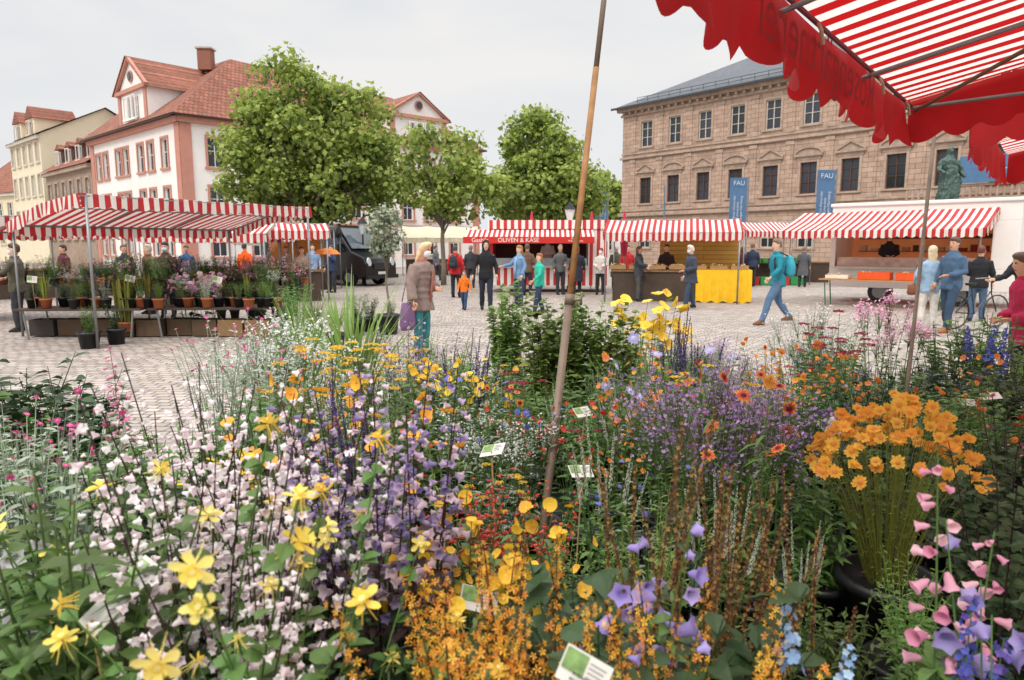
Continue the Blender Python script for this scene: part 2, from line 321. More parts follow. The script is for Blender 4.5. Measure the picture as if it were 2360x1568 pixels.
for z,d,hh in ((4.9,.3,.35),(5.4,.12,.2),(10.9,.22,.25),(11.35,.1,.2),(15.3,.2,.25),(15.8,.5,.4)): c.box((-d,-d,z),(LP,-.006,z+hh),sandtrim)
for k in range(60): c.box((.2+k*.83,-.42,15.5),(.45+k*.83,-.21,15.79),sandtrim)
part(c,'cornice',PA,bev=.03)
for k in range(14):
    c=MB(); x=3.2+3.49*k-1.745
    for z0,z1 in ((5.62,10.88),(11.56,15.28)): c.box((x-.32,-.09,z0),(x+.32,-.004,z1),sand); c.box((x-.4,-.13,z1-.4),(x+.4,-.1,z1-.1),sandtrim); c.box((x-.4,-.13,z0),(x+.4,-.1,z0+.3),sandtrim)
    part(c,'pilaster',PA,bev=.02)
r=MB(); e=.9
r.add([(-e,-e,16.2),(LP,-e,16.2),(LP,9,21.6),(12,9,21.6),(-e,18,16.2),(LP,18,16.2)],[(0,1,2,3),(0,3,4),(3,2,5,4)],slate); r.box((-e,-e-.12,16.05),(LP,-e,16.25),cm('3c4044')); ro=part(r,'roof',PA)
r=MB(); r.tube([(2,-.2,16.75),(LP,-.2,16.75)],.03,cm('3c4044'),4); r.tube([(2,-.2,17.05),(LP,-.2,17.05)],.03,cm('3c4044'),4)
for k in range(36): r.tube([(2+k*1.33,-.2,16.4),(2+k*1.33,-.2,17.05)],.025,cm('3c4044'),4)
part(r,'snow_guard',ro)
r=MB(); x0,x1=29.5,44; r.box((x0,-3.2,0),(x1,-.3,4.7),sand); r.box((x0-.2,-3.4,4.7),(x1+.2,-.3,5.0),sandtrim); r.box((x0,-3.3,5.8),(x1,-3.05,5.95),sandtrim)
for k in range(36): xx=x0+.2+k*.4; r.loft([(xx,-3.18,5.0,.07,.07),(xx,-3.18,5.3,.12,.12),(xx,-3.18,5.8,.06,.06)],sandtrim,6)
part(r,'balcony',PA)
r=MB(); r.box((33,-3.46,6.0),(41,-3.42,7.8),cm('4f769c')); wb=part(r,'university_banner',PA); text('Friedrich-Alexander-Universität',.4,cm('e8ecf0'),wb,T((37.4,-3.47,6.8))@RX)

pink=mat('pink_stone','c08878',rough=.9,var=.15,scale=2); white=mat('white_render','ece8e4',rough=.9,var=.1,scale=.8); wf=cm('e4e0da')
PH=thing('corner_house','white and salmon pink corner house with red tiled roof','house')
A=Vector((-34.3,57.2)); C=Vector((-21.7,46)); B=Vector((-3.0,62.9))
def frame(p,q): d=q-p; return T((p.x,p.y,0))@Matrix.Rotation(math.atan2(d.y,d.x),4,'Z'),d.length
for (p,q,cols_) in ((A,C,[1.6,3.2,5.9,7.4,10.2,12.0,14.4]),(C,B,[2.2,5.0,7.6,10.2,12.8,15.4,17.6,19.8,22.4])):
    M,L=frame(p,q); rows=[(7.0,8.95),(3.9,5.7),(1.0,2.8)]
    ops=[(c-.5,c+.5,a,b) for c in cols_ for a,b in rows]
    w=MB(); wall_grid(w,0,L,0,10.1,ops,white,.22); part(w,'wall',PH,M=M)
    for c in cols_:
        for a,b in rows: window(PH,M@T((c,0,a)),1.0,round(b-a,2),wf,pink,.15,None,(1,1))
    t=MB(); 
    for x in (.0,L-.7): t.box((x,-.08,0),(x+.7,-.004,9.7),pink)
    t.box((-.1,-.12,3.3),(L+.1,-.085,3.45),pink); t.box((-.2,-.3,9.75),(L+.2,-.002,10.1),pink); t.box((-.55,-.6,10.1),(L+.5,-.0,10.25),cm('54423c')); part(t,'trim',PH,M=M)
n1=Vector((.664,.747)); n2=Vector((-.672,.740)); 
o1=A-n1*.6-Vector((.747,-.664))*.5; oc=C+Vector((0,-.9)); o2=B-n2*.6+Vector((.74,.672))*.4
RC=C+Vector((0,9.0)); RA=A+n1*6.2; RB=B+n2*6.2-Vector((.74,.672))*5; ic=C+Vector((0,17.5)); ia=A+n1*12; ib=B+n2*12
def roofquads(quads,par,m,name='roof'):
    first=None
    for q in quads:
        P=[Vector(x) for x in q]; d=(P[1]-P[0]); M=T(P[0])@Matrix.Rotation(math.atan2(d.y,d.x),4,'Z'); Mi=M.inverted()
        b=MB(); b.add([Mi@x for x in P],[tuple(range(len(P)))],m); o=part(b,name,par,M=M) if not first else part(b,'roof_slope',first,M=first.matrix_basis.inverted()@M)
        first=first or o
    return first
v3=lambda p,z:(p.x,p.y,z)
RBz=15.0
pr=roofquads([(v3(o1,10.2),v3(oc,10.2),v3(RC,16),v3(RA,16)),(v3(oc,10.2),v3(o2,10.2),v3(RB,RBz),v3(RC,16)),(v3(RA,16),v3(RC,16),v3(ic,10.2),v3(ia,10.2)),(v3(RC,16),v3(RB,RBz),v3(ib,10.2),v3(ic,10.2)),(v3(o2,10.2),v3(ib,10.2),v3(RB,RBz))],PH,tile)
g=MB(); g.add([v3(A,0),v3(ia,0),v3(ia,10.2),v3(RA,16),v3(A,10.2)],[(0,1,2,3,4)],white); g.add([v3(B,0),v3(ib,0),v3(ib,10.2),v3(B,10.2)],[(0,1,2,3)],white); g.add([v3(ia,0),v3(ic,0),v3(ib,0),v3(ia,10.2),v3(ic,10.2),v3(ib,10.2)],[(0,1,4,3),(1,2,5,4)],white); part(g,'gable_wall',PH)
def gable(M,x,w_,zp,zw,par):
    h=w_/2; G=MB(); G.box((x-h,0.0,10.26),(x+h,5,zw),white); G.prism([(x-h,zw),(x+h,zw),(x,zp)],.0,.2,white)
    g_=part(G,'dormer',par,M=M)
    t=MB(); 
    for a in (x-h,x+h-.45): t.box((a,-.09,10.26),(a+.45,-.004,zw),pink)
    t.box((x-h-.2,-.25,zw-.15),(x+h+.2,-.01,zw+.12),pink); t.tube([(x-h-.3,-.14,zw),(x,-.14,zp),(x+h+.3,-.14,zw)],.16,pink,4)
    t.loft([(0,0,0,.4,.4),(0,0,.05,.4,.4)],pink,16,M=T((x,-.06,zw+.95))@RX); t.loft([(0,0,0,.28,.28),(0,0,.05,.28,.28)],glass,16,M=T((x,-.12,zw+.95))@RX); part(t,'dormer_trim',g_)
    r=MB(); r.add([(x-h-.4,-.35,zw-.1),(x,-.35,zp+.12),(x,6,zp+.12),(x-h-.4,6,zw-.1),(x+h+.4,-.35,zw-.1),(x+h+.4,6,zw-.1)],[(0,1,2,3),(1,4,5,2)],tile); part(r,'dormer_roof',g_)
    for dx in (-.75,.0,.75): window(g_,T((x+dx,-.22,zw-2.0)),.5,1.5,wf,white,.08,None,(1,1))
M,L=frame(A,C); gable(M,9.4,5.2,15.0,12.8,PH)
M,L=frame(C,B); gable(M,18.8,5.6,14.2,12.3,PH)
g=MB(); q=RC+Vector((-1.6,-.6)); g.box((q.x-.5,q.y-.4,15),(q.x+.5,q.y+.4,16.5),mat('chimney_brick','8a5a48')); g.box((q.x-.6,q.y-.5,16.5),(q.x+.6,q.y+.5,16.62),sandtrim); part(g,'chimney',pr,M=pr.matrix_basis.inverted())
def house(name,label,p,q,depth,ez,rz_,wm,rm,rows,n,fm,sm,hip=0,w=1.0,gm=None):
    p=Vector(p); q=Vector(q); M,L=frame(p,q); E=thing(name,label,'house',(p.x,p.y,0),rz=math.atan2((q-p).y,(q-p).x))
    cs=[L*(i+.5)/n for i in range(n)]; b=MB(); wall_grid(b,0,L,0,ez,[(c-w/2,c+w/2,a,bb) for c in cs for a,bb in rows],wm,.2)
    gm=gm or wm
    b.add([(0,0,0),(0,depth,0),(0,depth,ez),(0,depth/2,rz_),(0,0,ez),(L,0,0),(L,depth,0),(L,depth,ez),(L,depth/2,rz_),(L,0,ez)],[(4,3,2,1,0),(5,6,7,8,9),(1,2,7,6)],gm); part(b,'wall',E)
    for c in cs:
        for a,bb in rows: window(E,T((c,0,a)),w,round(bb-a,2),fm,sm,.14,None,(1,1))
    r=MB(); r.add([(-.3,-.5,ez-.1),(L+.3,-.5,ez-.1),(L+.3,depth/2,rz_+.1),(-.3,depth/2,rz_+.1),(L+.3,depth+.5,ez-.1),(-.3,depth+.5,ez-.1)],[(0,1,2,3),(3,2,4,5)],rm); ro=part(r,'roof',E)
    c=MB(); c.box((-.1,-.35,ez-.45),(L+.1,-.004,ez-.12),sm); part(c,'cornice',E)
    return E,L,ro
cr=mat('cream_render','e3d8bc',rough=.9,var=.08,scale=1); st2=mat('grey_sandstone','9c8878',rough=.9,var=.3,scale=2)
E,L,ro=house('town_house','low grey sandstone house with dormer windows',(-44.2,66.2),(-34.6,57.5),10,8.6,12.2,st2,tile,[(5.6,7.4),(2.4,4.2)],6,wf,sandtrim)
for x in (2,5,8,11):
    d=MB(); d.box((x-.7,.8,8.9),(x+.7,4,10.6),mat('dormer_wood','5a4038')); d.prism([(x-.9,10.6),(x+.9,10.6),(x,11.1)],.6,4,tile); dd=part(d,'dormer',E); window(dd,T((x,.58,9.2)),.9,1.2,wf,wf,.06,None,(1,0))
OB=mat('old_brick','a08878',rough=.95,var=.4,scale=1.5,bump=.4,kind='brick',p=(.6,.25,.02,'8c7464','6e6058','xz'))
E,L,ro=house('town_house','tall house with bare weathered brick gable wall',(-50.5,84),(-37.5,71.5),12,12.2,17.3,cr,tile,[(8.6,10.4),(5.0,6.8)],4,wf,sandtrim,gm=OB)
g=MB(); g.add([(-37.4,71.3,0),(-31,81,0),(-31,81,13.5),(-34,76,16.0),(-37.4,71.3,16.4),(-47,74,11),(-47,74,0)],[(0,4,5,6),(0,1,2,3,4)],OB); g.box((-40,72.5,14.5),(-38.6,74,16.9),OB); g.box((-36.5,72.6,15.5),(-35.2,74,17.2),OB); gg=part(g,'gable_wall',E); gg.matrix_parent_inverse=(T(E.location)@Matrix.Rotation(E.rotation_euler[2],4,'Z')).inverted()
E,L,ro=house('town_house','cream yellow town house with balconies and mansard roof',(-54,75.5),(-46.0,68.5),12,12.6,15.8,cr,tile,[(10.0,11.9),(6.8,8.8),(3.2,5.4)],5,wf,cream)
for x in (3,7.5):
    d=MB(); d.box((x-1.1,.2,12.6),(x+1.1,4,14.4),cr); d.prism([(x-1.4,14.4),(x+1.4,14.4),(x,15.6)],.0,4,tile); dd=part(d,'dormer',E); window(dd,T((x,-.02,12.8)),1.0,1.3,wf,cream,.1,None,(1,0))
house('town_house','distant house with dark red roof',(-66,84),(-53.5,76.5),11,7.8,12.5,cr,tile,[(5,6.6),(2,3.6)],6,wf,cream)
house('town_house','distant pale house behind the square',(-2,112),(16,106),10,7,11,white,tile,[(4.4,6.0),(1.2,2.8)],8,wf,cream)

# ---------------- trees
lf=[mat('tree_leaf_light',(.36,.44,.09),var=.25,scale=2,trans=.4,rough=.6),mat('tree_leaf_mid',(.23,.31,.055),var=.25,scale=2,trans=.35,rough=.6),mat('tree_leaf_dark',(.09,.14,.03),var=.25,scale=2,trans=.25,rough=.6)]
bark=mat('bark','7b7164',rough=.95,var=.35,scale=8,bump=.6)
def tree(label,x,y,th,tr,ells,nl,per,ls,lrr=(.6,1.2),mats=lf,name='broadleaf_tree',z0=0,grp='trees on the square'):
    E=thing(name,label,'tree',(x,y,z0),group=grp); cr_=MB(); tk=MB(); tk.tube([(0,0,-.05),(.02,0,th*.3),(-.03,.03,th*.7),(0,0,th)],[tr*1.35,tr,tr*.9,tr*.75],bark,10)
    tot=sum(e[3]*e[4] for e in ells)
    for (ex,ey,ez,rx,rz_) in ells:
        for i in range(max(3,int(nl*rx*rz_/tot))):
            while 1:
                q=Vector((R.uniform(-1,1),R.uniform(-1,1),R.uniform(-1,1)))
                if .15<q.length<1: break
            q=q.normalized()*q.length**.5
            c=Vector((ex+q.x*rx,ey+q.y*rx,ez+q.z*rz_)); lr=R.uniform(*lrr)
            if i%3==0:
                a=Vector((0,0,th*R.uniform(.75,1))); mid=a.lerp(c,.5)+Vector((0,0,.3)); tk.tube([a,mid,c],[tr*.4,tr*.22,tr*.06],bark,5)
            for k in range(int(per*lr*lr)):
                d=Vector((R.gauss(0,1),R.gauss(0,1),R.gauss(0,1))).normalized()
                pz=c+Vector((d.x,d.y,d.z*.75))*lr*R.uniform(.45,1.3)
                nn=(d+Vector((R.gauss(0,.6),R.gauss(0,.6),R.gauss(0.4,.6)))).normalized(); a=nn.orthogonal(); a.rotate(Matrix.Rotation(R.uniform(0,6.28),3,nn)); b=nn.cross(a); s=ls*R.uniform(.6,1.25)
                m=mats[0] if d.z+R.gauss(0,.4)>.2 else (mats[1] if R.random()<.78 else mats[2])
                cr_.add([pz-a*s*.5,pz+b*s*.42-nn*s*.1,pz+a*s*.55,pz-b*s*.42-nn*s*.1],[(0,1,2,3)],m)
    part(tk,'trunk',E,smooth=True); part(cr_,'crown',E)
tree('large full plane tree with dense bright green crown',-9.6,34,3.2,.34,[(-1.2,0,8.5,2.0,2.2),(1.7,0,7.0,2.3,2.2),(-1.6,0,5.6,2.6,2.2),(-3.0,0,4.6,1.5,1.3),(-2.6,0,6.9,1.5,1.6),(.8,0,4.5,3.1,1.5),(3.0,0,4.9,1.3,1.8),(-.2,0,6.4,2.8,2.6)],350,165,.19,(.45,.9))
tree('slender young plane tree with sparse crown',-3.0,30,2.7,.10,[(0,0,5.4,1.6,1.6),(-.8,0,4.0,1.5,1.0),(1,0,3.9,1.5,1.0),(1.5,0,4.3,1.2,.6)],95,170,.18,(.35,.7))
tree('rounded plane tree with dense green crown',1.9,44,3.4,.32,[(-.3,0,7.6,2.2,2.3),(.6,0,5.8,3.0,2.1),(-1,0,4.6,2.8,1.4),(1.2,0,4.6,2.6,1.4)],220,150,.22,(.5,1.0))
tree('distant tree beside the palace',13,98,4,.4,[(0,0,7.5,3,4)],30,80,.5,(.9,1.5))
tree('distant tree behind the market stalls',4,80,3,.4,[(0,0,5.5,5,3)],30,80,.5,(.9,1.5))
sil=[mat('olive_leaf_light',(.36,.40,.28),trans=.2),mat('olive_leaf_mid',(.24,.28,.18),trans=.2),mat('olive_leaf_dark',(.12,.15,.09))]
def potmesh(r,h,m): 
    b=MB(); b.loft([(0,0,0,r*.75,r*.75),(0,0,h*.86,r*.95,r*.95),(0,0,h*.86,r*1.06,r*1.06),(0,0,h,r*1.06,r*1.06),(0,0,h,r*.92,r*.92),(0,0,h*.9,r*.9,r*.9)],m,16); return b
blk=mat('black_plastic','1e1f20',rough=.45,var=.2); terra=mat('terracotta','b0623c',rough=.8,var=.15)
tree('potted olive tree with silvery foliage',lat(893,13),13,1.0,.022,[(0,0,1.62,.28,.42)],60,900,.06,(.1,.2),sil,'olive_tree',.3,'potted trees'); 
E=thing('plant_pot','large black plastic pot holding the olive tree','pot',(lat(893,13),13,0)); part(potmesh(.22,.38,blk),'pot_body',E,smooth=True)

# ---------------- market stalls
RED='c03236'; WH='ece6de'
rw=mat('red_white_canvas',RED,rough=.85,var=.16,scale=2,trans=.25,kind='stripe',p=(0,.18,WH))
rwy=mat('red_white_canvas_side',RED,rough=.85,var=.16,scale=2,trans=.25,kind='stripe',p=(1,.18,WH))
redc=mat('red_canvas','c41f24',rough=.8,var=.12,scale=4,trans=.35)
steel=mat('galvanised_steel','8d8f90',rough=.45,var=.2,metal=.6,scale=12); wood=mat('weathered_wood','8a6a4a',rough=.85,var=.3,scale=10,bump=.3); dwood=mat('dark_wood','4a3c32',rough=.85,var=.3,scale=8)
def canopy(E,L,prof,m,val=.22,vm=None,poles=True,sc=.22,amp=.05,x0=0,sides=True,sm=None,wob=.015):
    vm=vm or m; sm=sm or (rwy if m is rw else vm); n=max(8,int(L/.1)); b=MB(); cols_=[]
    for i in range(n+1):
        x=L*i/n; sag=-.05*abs(math.sin(math.pi*x/(L/3)))
        cols_.append([(x0+x,y,z+sag*(.4+.6*(k not in (0,len(prof)-1)))) for k,(y,z) in enumerate(prof)])
    k=len(prof); vs=[p for c in cols_ for p in c]; b.add(vs,[(i*k+j,(i+1)*k+j,(i+1)*k+j+1,i*k+j+1) for i in range(n) for j in range(k-1)],m); part(b,'canopy',E,smooth=False)
    def vl(P,nm,mm,ax):
        b=MB(); N=len(P); vs=[]
        for i,(x,y,z,s) in enumerate(P):
            o=wob*math.sin(s*9+1)+wob*.6*math.sin(s*23); dx,dy=(o,0) if ax else (0,o)
            vs+= [(x,y,z),(x+dx*.6,y+dy*.6,z-val*.6),(x+dx*1.4,y+dy*1.4,z-val-amp*abs(math.sin(math.pi*s/sc))**.7)]
        b.add(vs,[(3*i+j,3*i+3+j,3*i+4+j,3*i+1+j) for i in range(N-1) for j in (0,1)],mm); part(b,nm,E,smooth=True)
    st=max(12,int(L/.02))
    for e in (0,-1):
        y,z=prof[e]; vl([(x0+L*i/st,y+(-.02 if e==0 else .02),z-.02*abs(math.sin(math.pi*i/st*3)),L*i/st) for i in range(st+1)],'valance',vm,0)
    if sides:
        for xx in (x0-.02,x0+L+.02):
            P=[]
            for a in range(k-1):
                (ya,za),(yb,zb)=prof[a],prof[a+1]; ns=max(4,int(abs(yb-ya)/.025)); P+=[(xx,ya+(yb-ya)*i/ns,za+(zb-za)*i/ns,(ya-prof[0][0])+(yb-ya)*i/ns) for i in range(ns+(a==k-2))]
            vl(P,'side_valance',sm,1)
    if poles:
        f=MB(); 
        for x in [x0+.06]+[x0+L*j/3 for j in (1,2)]+[x0+L-.06]: f.tube([(x,y,z-.06) for y,z in prof],.02,steel,6)
        for y,z in prof: f.tube([(x0,y,z-.04),(x0+L,y,z-.04)],.022,steel,6)
        part(f,'frame',E)
        for x in (x0+.08,x0+L-.08):
            for y,z in (prof[0],prof[-1]): q=MB(); q.tube([(x,y,0),(x,y,z-.03)],.024,steel,8); part(q,'pole',E,smooth=True)
S1=thing('market_stall','flower stall with red and white striped canopy','market stall',(-6.83,11,0),rz=rad(56.3),group='market stalls'); canopy(S1,4.56,[(0,2.5),(1.4,2.38),(2.8,2.08)],rw,.18)
S=thing('market_stall','striped red and white stall canopy beside flower stall','market stall',(-12.4,13.4,0),rz=rad(52),group='market stalls'); canopy(S,3.9,[(0,2.35),(1.2,2.3),(2.4,2.05)],rw,.18)
def simple_stall(label,x,y,rz_,L,W,zf,zr,counter=True,m=rw,cc=dwood,chest=.95):
    S=thing('market_stall',label,'market stall',(x,y,0),rz=rad(rz_),group='market stalls'); canopy(S,L,[(0,zf),(W/2,zr),(W,zf)],m)
    if counter:
        b=MB(); b.box((.2,.5,chest-.05),(L-.2,1.4,chest),wood); b.box((.25,.55,0),(L-.25,.62,chest-.05),cc); part(b,'counter',S)
    return S
simple_stall('striped market stall in a row of stalls',-17.5,20,35,6,3,2.2,2.6)
simple_stall('striped market stall with low canopy',-12.8,24,15,5,3,2.1,2.5)
simple_stall('striped market stall behind the flower stall',-10.5,19,8,3.6,2.4,2.05,2.35)
simple_stall('small striped stall beside the dark van',lat(600,20),20,20,2.0,2.2,2.15,2.4)
simple_stall('beige canopied stall far across the square',lat(925,40),40,5,4.5,3,2.2,2.9,m=mat('beige_canvas','e8dcc0',trans=.3))
simple_stall('low beige parasol stall across square',lat(540,34),34,5,7,3,2.0,2.5,m=mat('grey_canvas','c8c4b8',trans=.3))
CS=simple_stall('cheese stall with striped canopy and yellow cloth',2.75,20.8,-14,4.0,2.6,2.1,2.52)
simple_stall('striped stall selling vegetables',8.9,30.5,-5,4.3,3,2.35,2.8)
simple_stall('striped stall further along the square',13.6,32,-10,4.3,3,2.35,2.8)
simple_stall('striped stall beyond the cheese stall',6.3,27,-5,2.8,3,2.3,2.65)
b=MB(); yel=mat('yellow_cloth','e8b81c',rough=.85,var=.2,scale=5,bump=.3)
n=40; vs=[]
for i in range(n+1):
    x=2.75+1.6*i/n; vs+= [(x,.40+.05*math.sin(i*1.1),.02+.03*math.sin(i*.7)),(x,.45+.02*math.sin(i*1.1),.6),(x,.47,.97)]
b.add(vs,[(3*i+j,3*i+3+j,3*i+4+j,3*i+1+j) for i in range(n) for j in (0,1)],yel); b.box((2.75,.47,.955),(4.35,1.45,.975),yel); b.add([(2.75,.47,.02),(2.75,1.45,.02),(2.75,1.45,.97),(2.75,.47,.97)],[(0,1,2,3)],yel); b.add([(4.35,.47,.02),(4.35,1.45,.02),(4.35,1.45,.97),(4.35,.47,.97)],[(0,1,2,3)],yel); part(b,'yellow_tablecloth',CS,smooth=True)
b=MB(); b.box((1.6,2.45,0),(4.1,2.55,2.1),mat('yellow_boards','c9a24a',kind='brick',p=(3,.14,.01,'b8903c','7a6028','xz'),var=.15)); part(b,'back_wall',CS)
def goods(name,label,cat,x,y,z,w,d,h,c,items,ic,rz_=0):
    E=thing(name,label,cat,(x,y,z),rz=rz_,group='crates and goods on the stalls'); b=MB(); t=.012; m=cm(c)
    b.box((-w/2,-d/2,0),(w/2,d/2,t),m)
    for a,e in (((-w/2,-d/2,t),(w/2,-d/2+t,h)),((-w/2,d/2-t,t),(w/2,d/2,h)),((-w/2,-d/2+t,t),(-w/2+t,d/2-t,h)),((w/2-t,-d/2+t,t),(w/2,d/2-t,h))): b.box(a,e,m)
    part(b,'crate_box',E)
    b=MB()
    for i in range(items):
        r_=R.uniform(.03,.055); xx=R.uniform(-w/2+.05,w/2-.05); yy=R.uniform(-d/2+.05,d/2-.05); zz=h*.75+R.uniform(0,.05); b.loft([(xx,yy,zz-r_*.8,r_*.5,r_*.5),(xx,yy,zz,r_,r_),(xx,yy,zz+r_*.8,r_*.5,r_*.5)],cm(R.choice(ic)),7)
    if items: part(b,'produce',E,smooth=True)
a=rad(-14)
for i in range(7):
    lx=.4+i*.6; ly=.8; X=2.75+lx*math.cos(a)-ly*math.sin(a); Y=20.8+lx*math.sin(a)+ly*math.cos(a)
    goods('produce_crate','small crate of cheese and bread on stall counter','crate',X,Y,.98,.5,.5,.12,'a88458',16,['d8b878','c89850','e8d8a8','8a5a30'],a)
for i in range(6): goods('produce_crate','green crate of vegetables at far stall','crate',9.3+i*.7,30.6,.96,.6,.5,.2,'2a7a3a',12,['4a8a2a','c83020','e0a020','6a9a3a'])
for i in range(6): goods('produce_crate','red crate stacked in front of vegetable stall','crate',9.1+i*.66,29.9,.02,.6,.45,.35,['b03024','2f8a4a'][i%2],8,['4a8a2a','e0a020'])
OS=thing('olive_stand','red and white striped olive and cheese stand','market stand',(lat(1128,25),25.2,0),rz=rad(-3)); LO=4.35
wh=mat('white_panel','ebe8e3',rough=.5,var=.05); vs_=mat('vertical_stripes',RED,rough=.5,var=.05,kind='stripe',p=(0,.26,WH))
b=MB(); b.box((0,0,.25),(LO,2.2,.9),vs_); b.box((0,1.6,.9),(LO,2.2,2.6),cm('4a2c20')); b.box((0,0,.9),(.12,1.6,2.3),vs_); b.box((LO-.75,0,.9),(LO,1.6,2.3),vs_); part(b,'body_shell',OS)
b=MB(); b.box((-.05,-.05,2.3),(LO+.05,2.25,2.62),vs_); part(b,'roof_fascia',OS)
b=MB(); rp=mat('sign_red','c8281c',rough=.5,var=.06); b.add([(-.8,-.95,2.0),(LO-.6,-.95,2.0),(LO-.6,0,2.28),(-.8,0,2.28)],[(0,1,2,3)],rw); b.box((-.85,-.98,1.78),(LO-.6,-.95,2.01),rp); sg=part(b,'sign_board',OS)
text("Gashi's",.21,wh,sg,T((-.25,-.985,1.89))@RX); text("OLIVEN & KÄSE",.21,wh,sg,T((1.1,-.985,1.89))@RX); text("Erlanger\nWochenmarkt",.09,wh,sg,T((3.1,-.985,1.91))@RX)
b=MB(); b.box((.12,-.12,.9),(LO-.75,.55,.98),cm('c8c4bc')); b.box((.15,-.05,.98),(LO-.8,.0,1.25),mat('case_glass','a8b4b8',rough=.1)); part(b,'counter',OS)
for i in range(12): goods('olive_tray','tray of olives and antipasti on stand counter','tray',lat(1128,25)+.35+i*.27,25.5,.99,.24,.35,.06,'d8d8d8',9,['5a6a20','2a2a1a','c83a20','d8a840'])
for u in (1225,1362,1437):
    D=27.5 if u<1400 else 23.5; E=thing('closed_parasol','closed dark red parasol rising above the stalls','parasol',(lat(u,D),D,0),group='closed parasols'); b=MB(); zt_=zt(487,D); b.loft([(0,0,zt_-1.5,.1,.1),(0,0,zt_-.9,.15,.15),(0,0,zt_-.35,.08,.08),(0,0,zt_,.02,.02)],cloth('b8304a'),9); part(b,'folded_cloth',E); b=MB(); b.tube([(0,0,0),(0,0,zt_-.1)],.025,steel); part(b,'pole',E)
TR=thing('market_trailer','white sales trailer with open hatch and striped awning','trailer',(9.8,21.2,0),rz=math.atan2(-3.2,3.6)); LT=4.7
intr=mat('glowing_brown_interior','a8623a',rough=.6,var=.3,scale=2,emit=.45)  # emission stands in for the warm light inside the trailer
b=MB(); 
for a_,e_ in (((0,0,.45),(LT,.05,1.05)),((0,0,2.35),(LT,.05,2.85)),((0,0,1.05),(.15,.05,2.35)),((LT-.6,0,1.05),(LT,.05,2.35)),((0,.05,.45),(.05,2.3,2.85)),((LT-.05,.05,.45),(LT,2.3,2.85)),((.05,2.25,.45),(LT-.05,2.3,2.85))): b.box(a_,e_,wh)
part(b,'body_shell',TR,bev=.015)
b=MB(); b.box((-.05,-.06,2.85),(LT+.05,2.36,2.95),wh); part(b,'roof',TR,bev=.03)
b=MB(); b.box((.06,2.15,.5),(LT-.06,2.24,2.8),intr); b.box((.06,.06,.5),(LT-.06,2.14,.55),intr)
for z in (1.5,1.9):
    b.box((.3,1.9,z),(LT-.7,2.14,z+.03),wood)
    for k in range(12): b.box((.35+k*.3,1.92,z+.031),(.35+k*.3+R.uniform(.12,.24),2.1,z+R.uniform(.12,.24)),cm(R.choice(['c8b090','8a3a28','d8d0c0','5a4a3a'])))
part(b,'interior',TR)
b=MB(); b.box((.2,-.3,1.02),(LT-.7,.0,1.07),cm('d0ccc4')); b.box((.2,.06,1.07),(LT-.7,.7,1.35),mat('meat_case','c8b0a0',rough=.2,var=.4,scale=7)); part(b,'counter',TR)
for x in (1.4,3.4):
    b=MB(); b.loft([(0,0,-.1,.33,.33),(0,0,.1,.33,.33)],blk,18,M=T((x,.3,.33))@RX); b.loft([(0,0,.1,.2,.2),(0,0,.12,.2,.2)],steel,12,M=T((x,.3,.33))@RX); part(b,'wheel',TR)
AW=thing('striped_awning','red and white striped awning fixed over trailer hatch','awning',TR.location.copy(),TR.rotation_euler[2]); canopy(AW,5.0,[(-2.1,2.12),(-1,2.42),(-.07,2.7)],rw,.17,x0=-.8,poles=False)
for x in (-.7,4.1): b=MB(); b.tube([(x,-2.0,0),(x,-2.0,2.1)],.022,steel); part(b,'pole',AW)
def loc(E,x,y): a=E.rotation_euler[2]; return E.location.x+x*math.cos(a)-y*math.sin(a),E.location.y+x*math.sin(a)+y*math.cos(a)
def table(label,x,y,rz_,L,W,h,m=wood,lm=steel,name='trestle_table'):
    E=thing(name,label,'table',(x,y,0),rz=rz_,group='tables in the market'); b=MB()
    k=max(2,int(W/.13))
    for i in range(k): b.box((0,W*i/k+.004,h-.035),(L,W*(i+1)/k-.004,h),m)
    part(b,'table_top',E)
    for xx in (.15,L-.15):
        for yy in (.06,W-.06): b=MB(); b.tube([(xx,yy,h-.035),(xx+(.06 if xx<1 else -.06),yy,0)],.018,lm,6); part(b,'leg',E)
    return E
X,Y=loc(TR,.3,-1.9); table('wooden beer table with green legs beside trailer',X,Y,TR.rotation_euler[2],3.2,.6,.76,m=mat('pine_boards','c0854e',rough=.6,var=.2),lm=cm('2f6a3a'))
for c_,lx,w_,h_ in (('e8dcc8',.35,.6,.1),('e0561c',1.3,.8,.2),('e0561c',2.1,.5,.2),('4a9ac0',2.7,.45,.3)):
    X,Y=loc(TR,.4+lx,-1.6); goods('storage_box','plastic storage box on the beer table','box',X,Y,.77,w_,.4,h_,c_,6,['d8c8b0','c8a888'],TR.rotation_euler[2])
BK=thing('bicycle','dark city bicycle standing behind the waiting people','bicycle',(lat(2255,13.9),13.9,0),rz=rad(15))
for x in (-.52,.52):
    b=MB(); b.tube([(x+.33*math.cos(t),0,.34+.33*math.sin(t)) for t in [6.2832*i/24 for i in range(25)]],.016,blk,6)
    for i in range(12): t=6.2832*i/12; b.tube([(x,0,.34),(x+.32*math.cos(t),0,.34+.32*math.sin(t))],.002,steel,3)
    part(b,'wheel',BK)
b=MB(); fm=cm('22262c',rough=.3)
for q in ([(-.52,0,.34),(-.05,0,.3),(.33,0,.75),(-.15,0,.72),(-.05,0,.3)],[(-.52,0,.34),(-.15,0,.72),(-.18,0,.88)],[(.52,0,.34),(.36,0,.7),(.32,0,.98)]): b.tube(q,.014,fm,6)
part(b,'frame',BK)
b=MB(); b.tube([(.2,-.25,1.0),(.32,-.1,1.02),(.32,.1,1.02),(.2,.25,1.0)],.012,steel,6); part(b,'handlebar',BK)
